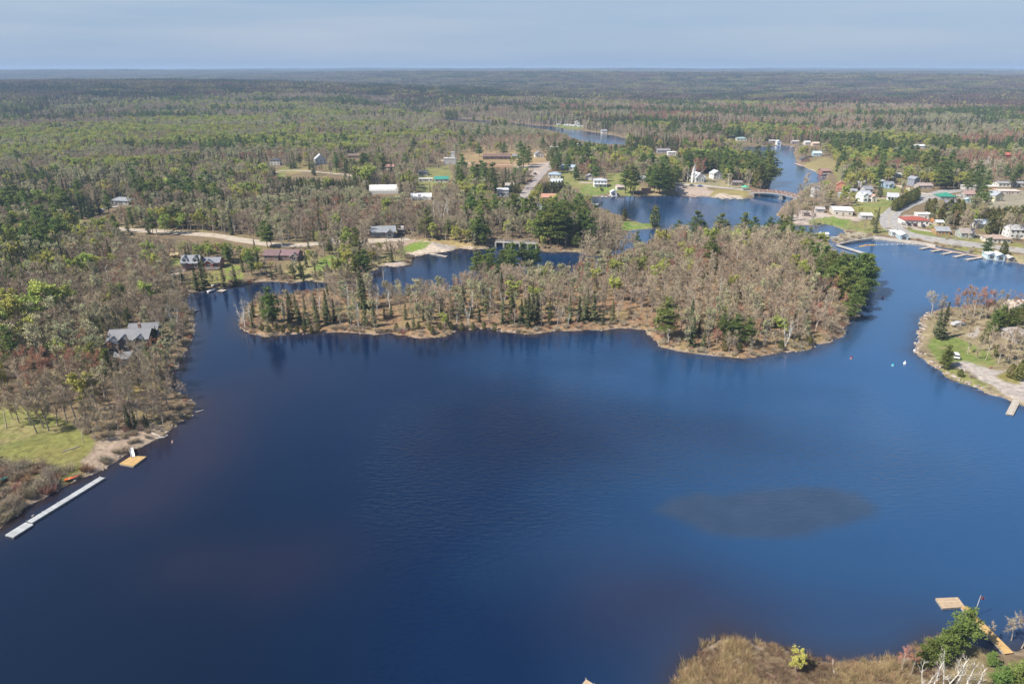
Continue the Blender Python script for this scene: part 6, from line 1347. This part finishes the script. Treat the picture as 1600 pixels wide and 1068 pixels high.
dock_line('boardwalk', 'brown boardwalk along the bank that carries the finger docks', 'boardwalk', [(1453, 385.5), (1470, 389), (1489.5, 392.7), (1512, 397), (1535, 401)], 2.2, M_DPINK, .7, 1.6)
for (p0, p1, w_) in [((1438.5, 388.3), (1454, 385.6), 'first'), ((1456, 392.4), (1470.5, 389.8), 'second'), ((1472.5, 396.6), (1488, 393.6), 'third'), ((1491.5, 400.9), (1507, 397.6), 'fourth'), ((1510, 405.3), (1534, 401.6), 'longest and last')]:
    dock_line('finger_dock', 'pale finger dock on the boardwalk, %s from the left' % w_, 'dock', [p0, p1], 1.9, M_DPALE, .55, 1.6, group='finger docks on the boardwalk')
dock_line('pier', 'straight grey concrete pier with a dark edge beside the island', 'pier', [(1309, 382.5), (1349, 394.5)], 2.4, M_DGREY, 1.0, 2.5, .5, side=M_DTRIM)
dock_line('boom_walk', 'curved grey timber walkway with handrails leading to the weir', 'walkway', [(1308, 381), (1318, 378.5), (1330, 376), (1344, 374), (1363, 371.5)], 2.0, M_WOODG, 1.2, 1.5, .4, rail=True)
dock_line('dock', 'pinkish dock in front of the dark roofed boathouse', 'dock', [(1243, 255), (1252, 258.5), (1266, 260)], 4.0, M_DPINK, .5, 2.0)
dock_line('dock', 'grey dock between the pinkish dock and the red brown boathouse', 'dock', [(1266, 264.5), (1277, 267)], 4.0, M_DGREY, .5, 2.0)
dock_line('dock', 'thin dock leading right to the red brown boathouse', 'dock', [(1278, 269.5), (1296, 273.5)], 2.2, M_DPALE, .5, 2.0)
dock_line('dock', 'pale dock at the head of the upper lake', 'dock', [(1236, 229.5), (1243, 228)], 2.2, M_DPALE, .5, 3.0)
dock_line('dock', 'pale dock along the lawn of the far river', 'dock', [(903, 202.4), (912, 203.4)], 3.0, M_DPALE, .5, 3.0)
# the sea wall below the promenade
pts = [P(x, y, .6) for x, y in ((1363, 371.3), (1385, 374), (1412, 377), (1448, 382), (1462, 385))]
sw = link('sea_wall', None, None, (*pts[0], 0)); tag(sw, 'long low pale concrete sea wall beside the highway bay', 'wall')
for a, b in zip(pts[:-1], pts[1:]):
    d = b - a; ln = float(np.linalg.norm(d)); an = math.atan2(d[1], d[0]); n = max(int(ln / 4), 1)
    me = MB().box(.02, ln / n - .02, -.35, .35, -1.5, 1.15).mesh('block', mat('sea_wall', (.46, .42, .37), .9, .15, .6))
    for i in range(n): c = a - pts[0] + d * i / n; link('block', me, sw, (c[0], c[1], 0), an)

# ------------------------------------------------------------------ swim rope and buoys
rope = [P(x, y, .05) for x, y in ((1335, 388), (1344, 385), (1352, 383.4), (1366, 382.4), (1395, 381.4), (1415, 381), (1434, 381.5))]
rp3 = [(p[0], p[1], .06) for p in rope]; o = rope[0]
sr = thing('swim_rope', 'swimming rope with yellow and orange floats across the bay', 'rope', (o[0], o[1], 0)); part(sr, 'rope', MB().tube([(p[0] - o[0], p[1] - o[1], .06) for p in rope], .10, 5), mat('rope', (.62, .62, .55), .8))
FY = mat('float_yellow', (.75, .46, .03), .5, 0); FO = mat('float_orange', (.70, .22, .03), .5, 0); FWt = mat('float_white', (.74, .74, .70), .5, 0)
fx = [(1344 + i * 2.6, 385 - i * .5) for i in range(4)] + [(1354 + i * 3.0, 383.2 - i * .18) for i in range(5)] + [(1370 + i * 8, 382.2 - i * .12) for i in range(8)]
for i, (x, y) in enumerate(fx):
    c = P(x, y, .1); r_ = .42 if i < 9 else .25; pr = [(.0, -r_), (r_ * .8, -r_ * .6), (r_, 0), (r_ * .8, r_ * .6), (0, r_)]
    mb = MB(); k = 8; v = [(math.cos(a * 6.283 / k) * p[0], math.sin(a * 6.283 / k) * p[0], p[1]) for p in pr for a in range(k)]
    mb.add(v, [(j * k + a, j * k + (a + 1) % k, (j + 1) * k + (a + 1) % k, (j + 1) * k + a) for j in range(4) for a in range(k)]); b = part(sr, 'float', mb, FO if i in (4, 5) else (FY if i < 9 else FWt)); b.location = (c[0] - o[0], c[1] - o[1], .12)
def buoy(px, py, rgb, label, r=.45, h=1.3):
    c = P(px, py); rt = thing('buoy', label, 'buoy', (c[0], c[1], 0)); n = 10; pr = [(.2, -.4), (r, -.1), (r, .35), (r * .55, .6), (r * .22, .7), (r * .22, h), (.02, h + .1)]
    v = [(math.cos(a * 6.283 / n) * p[0], math.sin(a * 6.283 / n) * p[0], p[1]) for p in pr for a in range(n)]
    part(rt, 'body', MB().add(v, [(j * n + a, j * n + (a + 1) % n, (j + 1) * n + (a + 1) % n, (j + 1) * n + a) for j in range(len(pr) - 1) for a in range(n)]), mat('buoy_paint', rgb, .4, 0))
    part(rt, 'band', MB().prism([(r * 1.03 * math.cos(a * 6.283 / n), r * 1.03 * math.sin(a * 6.283 / n)) for a in range(n)], 'z', .08, .2), M_TRIM)
buoy(1395, 571, (.03, .34, .42), 'teal buoy floating off the rocky point', .5, .9); buoy(1413.5, 568, (.80, .80, .80), 'white buoy floating between the teal buoy and the rocks', .5, 1.2); buoy(1379, 466, (.20, .03, .03), 'dark red channel marker off the island right side'); buoy(1330, 560, (.22, .04, .04), 'dark red channel marker off the island lower right shore'); buoy(270, 691, (.55, .30, .28), 'pink float off the driftwood on the left shore', .3, .8)
buoy(1429, 548, (.78, .78, .78), 'white mooring ball against the rocks of the point', .45, .5)

# ------------------------------------------------------------------ vehicles
def wheel_mesh(r, w):
    n = 12; return MB().prism([(r * math.cos(a * 6.283 / n), r * math.sin(a * 6.283 / n)) for a in range(n)], 'y', -w / 2, w / 2).mesh('wheel', mat('tyre', (.02, .02, .02), .9, 0)), MB().prism([(r * .6 * math.cos(a * 6.283 / 8), r * .6 * math.sin(a * 6.283 / 8)) for a in range(8)], 'y', -w / 2 - .01, w / 2 + .01).mesh('rim', mat('rim', (.45, .45, .46), .4, 0))
WH, RM = wheel_mesh(.34, .24)
PROF = {'car': ([(-2.25, .35), (2.2, .35), (2.25, .72), (1.35, .92), (-1.75, .95), (-2.25, .85)], [(-1.6, .94), (1.15, .94), (.45, 1.42), (-1.05, 1.42)], 1.8),
 'pickup': ([(-2.7, .45), (2.6, .45), (2.65, .95), (1.55, 1.1), (-2.7, 1.1)], [(-.6, 1.09), (1.3, 1.09), (.75, 1.72), (-.45, 1.72)], 1.95),
 'suv': ([(-2.3, .42), (2.25, .42), (2.3, .9), (1.4, 1.08), (-2.3, 1.08)], [(-2.2, 1.07), (1.3, 1.07), (.7, 1.68), (-2.05, 1.68)], 1.85),
 'van': ([(-2.7, .4), (2.6, .4), (2.65, 1.0), (2.2, 1.25), (-2.7, 1.25)], [(-2.65, 1.24), (2.05, 1.24), (1.4, 2.2), (-2.6, 2.2)], 2.0)}
def vehicle(kind, px, py, turn, rgb, label, name=None, group=None):
    q = G1(px, py); body, cab, w = PROF[kind]; rt = thing(name or {'car': 'parked_car', 'pickup': 'pickup_truck', 'suv': 'parked_car', 'van': 'van'}[kind], label, {'pickup': 'pickup truck', 'van': 'van'}.get(kind, 'car'), (q[0], q[1], q[2] + .3), math.radians(turn), group); pm = mat('car_paint', rgb, .3, 0, spec=.5)
    part(rt, 'body', MB().prism(body, 'y', -w/2, w/2), pm)
    b = MB(); n = len(cab); v = [(x, -w/2 * (.94 if z < 1.3 and i < 2 else .80), z) for i, (x, z) in enumerate(cab)] + [(x, w/2 * (.94 if z < 1.3 and i < 2 else .80), z) for i, (x, z) in enumerate(cab)]
    b.add(v, [(3, 2, 1, 0), (4, 5, 6, 7), (0, 1, 5, 4), (1, 2, 6, 5), (3, 0, 4, 7)]); part(rt, 'windows', b, M_GLASS if kind != 'van' else pm)
    z = cab[2][1]; part(rt, 'roof', MB().box(cab[3][0] - .06, cab[2][0] + .06, -w/2 * .81, w/2 * .81, z - .02, z + .05), pm)
    if kind == 'van': part(rt, 'windscreen', MB().prism([(2.08, 1.26), (2.11, 1.27), (1.52, 2.1), (1.49, 2.09)], 'y', -w/2 * .8, w/2 * .8), M_GLASS)
    if kind == 'pickup': part(rt, 'bed', MB().box(-2.6, -.7, -w/2 + .12, w/2 - .12, 1.1, 1.115), M_DTRIM)
    for x in (-1.4, 1.4):
        for y in (-w/2 + .08, w/2 - .08): a = link('wheel', WH, rt, (x, y, .34)); link('rim', RM, a)
    for y in (-w/2 + .35, w/2 - .35): part(rt, 'headlight', MB().box(body[1][0] + .0, body[1][0] + .07, y - .18, y + .18, body[2][1] - .22, body[2][1] - .06), M_TRIM)
    return rt
SIL, BLK, WHT, DRD, BLU, DGR = (.42, .43, .45), (.02, .02, .024), (.78, .78, .78), (.16, .02, .02), (.02, .14, .42), (.08, .085, .095)
vehicle('van', 520, 377.5, 4, WHT, 'white van parked on the gravel road near the slate grey house')
vehicle('pickup', 155, 331, 22, (.02, .20, .50), 'bright blue pickup on the grey driveway at the left')
for px, py, c, k, lb in [(1411, 351.5, SIL, 'car', 'silver car at the left end of the row before the red roofed store'), (1419.5, 352.3, BLK, 'suv', 'black car second from the left before the red roofed store'), (1429, 353.2, (.13, .05, .045), 'suv', 'dark red car third from the left before the red roofed store'), (1442, 354.5, DGR, 'car', 'dark grey car at the right end of the row before the red roofed store')]: vehicle(k, px, py, 74, c, lb, group='cars in front of the red roofed store')
vehicle('van', 1456, 347, 60, (.55, .24, .08), 'orange van at the right side of the red roofed store'); vehicle('suv', 1538, 374.5, 170, WHT, 'white car on the lane beside the brown roofed bungalow'); vehicle('suv', 1492.5, 559, 70, WHT, 'white car standing on the grass at the tip of the gravel drive')
vehicle('car', 782, 308.5, 80, WHT, 'white car before the grey block house', group='cars before the grey block house'); vehicle('car', 789, 308.8, 80, SIL, 'silver car before the grey block house', group='cars before the grey block house'); vehicle('suv', 797, 309, 80, DGR, 'dark car before the grey block house', group='cars before the grey block house'); vehicle('suv', 804, 309, 80, BLK, 'black car at the right end of the row before the grey block house', group='cars before the grey block house')
for px, py, c, lb in [(1499, 307, WHT, 'white car leftmost in the row above the green roofed hall'), (1505.5, 307.5, (.40, .46, .55), 'pale blue car second in the row above the green roofed hall'), (1512, 308.5, WHT, 'white car third in the row above the green roofed hall')]: vehicle('car', px, py, -30, c, lb, group='cars parked above the green roofed hall')
vehicle('van', 1536, 306, -20, WHT, 'white van near the dark pines below the orange fronted building'); vehicle('suv', 836, 273, 60, DGR, 'dark car parked beside the village street'); vehicle('suv', 829, 284, 60, (.20, .05, .05), 'dark red car parked lower down the village street'); vehicle('van', 875, 323, 50, WHT, 'white camper below the brick red roofed house')
vehicle('car', 546, 278, 5, SIL, 'silver car on the back road by the spruces'); vehicle('car', 1081, 291, -4, DGR, 'dark car on the bridge road below the church'); vehicle('car', 1094, 292, -4, BLU, 'blue car on the bridge road below the church')
q = G1(1576, 329); tp = thing('trailer', 'utility trailer under a bright blue tarpaulin near the cream gabled house', 'trailer', (q[0], q[1], q[2] + .2), .1); part(tp, 'tarpaulin', MB().prism([(-2.8, .5), (2.8, .5), (2.6, 1.6), (0, 2.1), (-2.6, 1.6)], 'y', -1.2, 1.2), mat('tarp_blue', (.07, .25, .55), .5)); part(tp, 'wheel', MB().prism([(.4 * math.cos(a * .7854), .38 + .38 * math.sin(a * .7854)) for a in range(8)], 'y', -1.25, 1.25), M_DTRIM)
q = G1(1497, 509); tp = thing('trailer', 'boat trailer under a silver cover on the rocky point', 'trailer', (q[0], q[1], q[2] + .2), .2); part(tp, 'cover', MB().prism([(-3, .5), (3.2, .7), (2.2, 1.3), (0, 1.8), (-2.8, 1.3)], 'y', -1.1, 1.1), mat('cover_silver', (.45, .46, .48), .4)); part(tp, 'wheel', MB().prism([(.4 * math.cos(a * .7854), .38 + .38 * math.sin(a * .7854)) for a in range(8)], 'y', -1.2, 1.2), M_DTRIM)

# ------------------------------------------------------------------ boats
def hull(rt, ln, w, h, m, inner=None, name='hull'):
    b = MB(); n = 9; v = []
    for i in range(n):
        t = i / (n - 1); x = -ln / 2 + ln * t; ww = w / 2 * (math.sin(min(1, .25 + t * .75) * math.pi) ** .6 if t > .3 else .95) + .03; sh = h * (1 + .25 * t * t)
        v += [(x, -ww, sh), (x, -ww * .55, .05 + .15 * t), (x, 0, -.05 + .25 * t ** 3), (x, ww * .55, .05 + .15 * t), (x, ww, sh), (x, ww * .85, sh - .04), (x, 0, h * .45 + .2 * t * t), (x, -ww * .85, sh - .04)]
    f = [(i * 8 + k, i * 8 + (k + 1) % 8, (i + 1) * 8 + (k + 1) % 8, (i + 1) * 8 + k) for i in range(n - 1) for k in range(8)] + [tuple(range(7, -1, -1)), tuple(range((n - 1) * 8, n * 8))]
    return part(rt, name, b.add(v, f), m)
def boat(px, py, turn, ln, w, rgb, label, cat='boat', name='motorboat', z=0, motor=True, h=.7):
    q = G1(px, py); rt = thing(name, label, cat, (q[0], q[1], max(q[2], 0) + z), math.radians(turn)); m = mat('hull_paint', rgb, .4, .05); hull(rt, ln, w, h, m)
    for x in (-.18, .12): part(rt, 'seat', MB().box(x * ln - .15, x * ln + .15, -w * .36, w * .36, h * .62, h * .74), M_DTRIM if motor else M_WOODL)
    if motor: part(rt, 'windscreen', MB().prism([(.3, h), (.36, h), (.1, h + .45), (.04, h + .45)], 'y', -w * .33, w * .33), M_GLASS); part(rt, 'outboard_motor', MB().box(-ln / 2 - .35, -ln / 2 - .02, -.2, .2, .1, h + .35), M_DTRIM)
    return rt
boat(929, 320.5, 190, 6.5, 2.3, WHT, 'white motorboat on the upper lake off the brush'); boat(331, 455, 60, 4.6, 1.6, WHT, 'white rowing boat at the rocks below the cottages', name='rowing_boat', motor=False); boat(338, 446, 55, 4.6, 1.5, (.74, .72, .66), 'white boat drawn up on the bank above the rowing boat', name='rowing_boat', motor=False, z=.1)
boat(149, 529, 20, 4.8, 1.2, (.66, .74, .74), 'pale canoe lying on the grass left of the lodge', 'canoe', 'canoe', .1, False, .4); boat(3, 752, 48, 4.8, 1.1, (.05, .42, .44), 'teal canoe on the dry brush at the left edge', 'canoe', 'canoe', .3, False, .45); boat(113, 748, 38, 3.4, .9, (.62, .13, .03), 'orange red kayak on the grass above the long white dock', 'kayak', 'kayak', .1, False, .35)
boat(955, 307.5, 100, 5.5, 2.0, WHT, 'white motorboat beside the white boathouse'); boat(941, 307.5, 80, 5.5, 2.0, (.70, .72, .74), 'pale motorboat inside the dock of the white two storey house'); boat(1286, 278, 20, 5.5, 2, (.60, .50, .42), 'tan motorboat below the red brown boathouse')

# ------------------------------------------------------------------ driftwood, boulders, poles
def logs(pts, r, label):
    q = G1(*pts[0]); W_ = [G1(*p) for p in pts]; o = link('driftwood', MB().tube([(w[0] - q[0], w[1] - q[1], max(w[2], .0) - max(q[2], 0) + .12) for w in W_], [r * (1 - .12 * i) for i in range(len(pts))], 7).mesh('driftwood', mat('driftwood', (.55, .50, .44), .9, .15, 3)), None, (q[0], q[1], max(q[2], 0))); tag(o, label, 'driftwood')
logs([(237, 676), (243, 679), (251, 682)], .22, 'bleached log pointing at the water on the left shore'); logs([(262, 680), (257, 683), (247, 684.5), (243, 684)], .24, 'curved bleached log at the water edge beside the straight log'); logs([(306, 644), (312, 642.5), (318, 640.5)], .2, 'thin bleached log reaching into the lake from the left shore'); logs([(97, 706), (110, 702), (124, 697)], .16, 'pale log on the grass above the raft'); logs([(50, 807), (53, 804.5)], .16, 'short pale plank on the shore behind the white dock')
logs([(1201, 536), (1196, 527)], .12, 'fallen white birch stem on the island shore'); logs([(1303, 1052), (1301, 1030)], .15, 'upright grey stump in the dry reeds')
pl = [(1452, 489), (1444, 497), (1441, 510), (1437, 528), (1433, 548), (1446, 561), (1463, 574), (1482, 588), (1510, 600), (1543, 611.5)]; W_ = np.array([P(*p) for p in pl]); seg = np.linalg.norm(np.diff(W_, axis=0), axis=1); cum = np.concatenate([[0], np.cumsum(seg)]); bould = [make_stone(760 + i, 2) for i in range(5)]
for i in range(150):
    t = R.random() * cum[-1]; k = min(int(np.searchsorted(cum, t)), len(seg)) or 1; f = (t - cum[k - 1]) / seg[k - 1]; c = W_[k - 1] * (1 - f) + W_[k] * f; s = R.uniform(.45, 1.0) * R.uniform(.7, 1.7); c = c + np.array((R.uniform(-.8, 1.6), R.uniform(-.5, 1.6)))
    o = link('boulder', bould[i % 5], None, (c[0], c[1], max(float(height(np.array([c[0]]), np.array([c[1]]))[0]), 0) + .1 * s), R.uniform(0, 6.28)); o.scale = (s * R.uniform(.9, 1.5), s, s * R.uniform(.7, 1.0)); tag(o, 'grey boulder in the rocky bank round the right hand point', 'boulder', 'boulders round the right hand point')
o = link('boulder', bould[0], None, (*P(1434, 551), .3), .4); o.scale = (3.4, 2.0, 1.5); tag(o, 'largest flat grey boulder at the tip of the right hand point', 'boulder')
def pole(px, py, hp, label, lamp=False):
    q = G1(px, py); h = hp * mpp(py) / .93; rt = thing('utility_pole', label, 'pole', tuple(q), R.uniform(-.3, .3), 'utility poles'); part(rt, 'pole', MB().tube([(0, 0, -.5), (0, 0, h)], [.16, .10], 7), M_WOODG); part(rt, 'crossarm', MB().box(-1.1, 1.1, -.07, .07, h - .7, h - .52), M_WOODG)
    for x in (-.95, 0, .95): part(rt, 'insulator', MB().box(x - .05, x + .05, -.05, .05, h - .52, h - .36), M_TRIM)
pole(442, 387, 21, 'pale utility pole beside the gravel road'); pole(632, 404, 32, 'slim dark pole in front of the green lawn by the beach'); pole(1444, 330, 16, 'utility pole in the wide bend above the red roofed store'); pole(1403, 372, 22, 'utility pole on the verge right of the blue fronted boathouse'); pole(668, 260, 16, 'utility pole on the back road above the teal roofed house'); pole(1492, 376, 20, 'utility pole behind the log cabin'); pole(300, 366, 20, 'utility pole near the yellow green bushes on the gravel road'); pole(860, 256, 14, 'utility pole at the top of the village street'); pole(1120, 292, 18, 'utility pole on the bridge road by the church')

# ------------------------------------------------------------------ the air: thin even haze
hm_ = new_mat('haze_air'); t = hm_.node_tree; vo = N(t, 'ShaderNodeOutputMaterial'); pv = N(t, 'ShaderNodeVolumePrincipled'); pv.inputs['Color'].default_value = (.50, .70, 1.0, 1); pv.inputs['Density'].default_value = HAZE; pv.inputs['Anisotropy'].default_value = 0.0
t.links.new(pv.outputs[0], vo.inputs['Volume'])
hz = link('haze', MB().box(-96000, 96000, -96000, 96000, -9, 125).mesh('haze', hm_)); hz['kind'] = 'stuff'
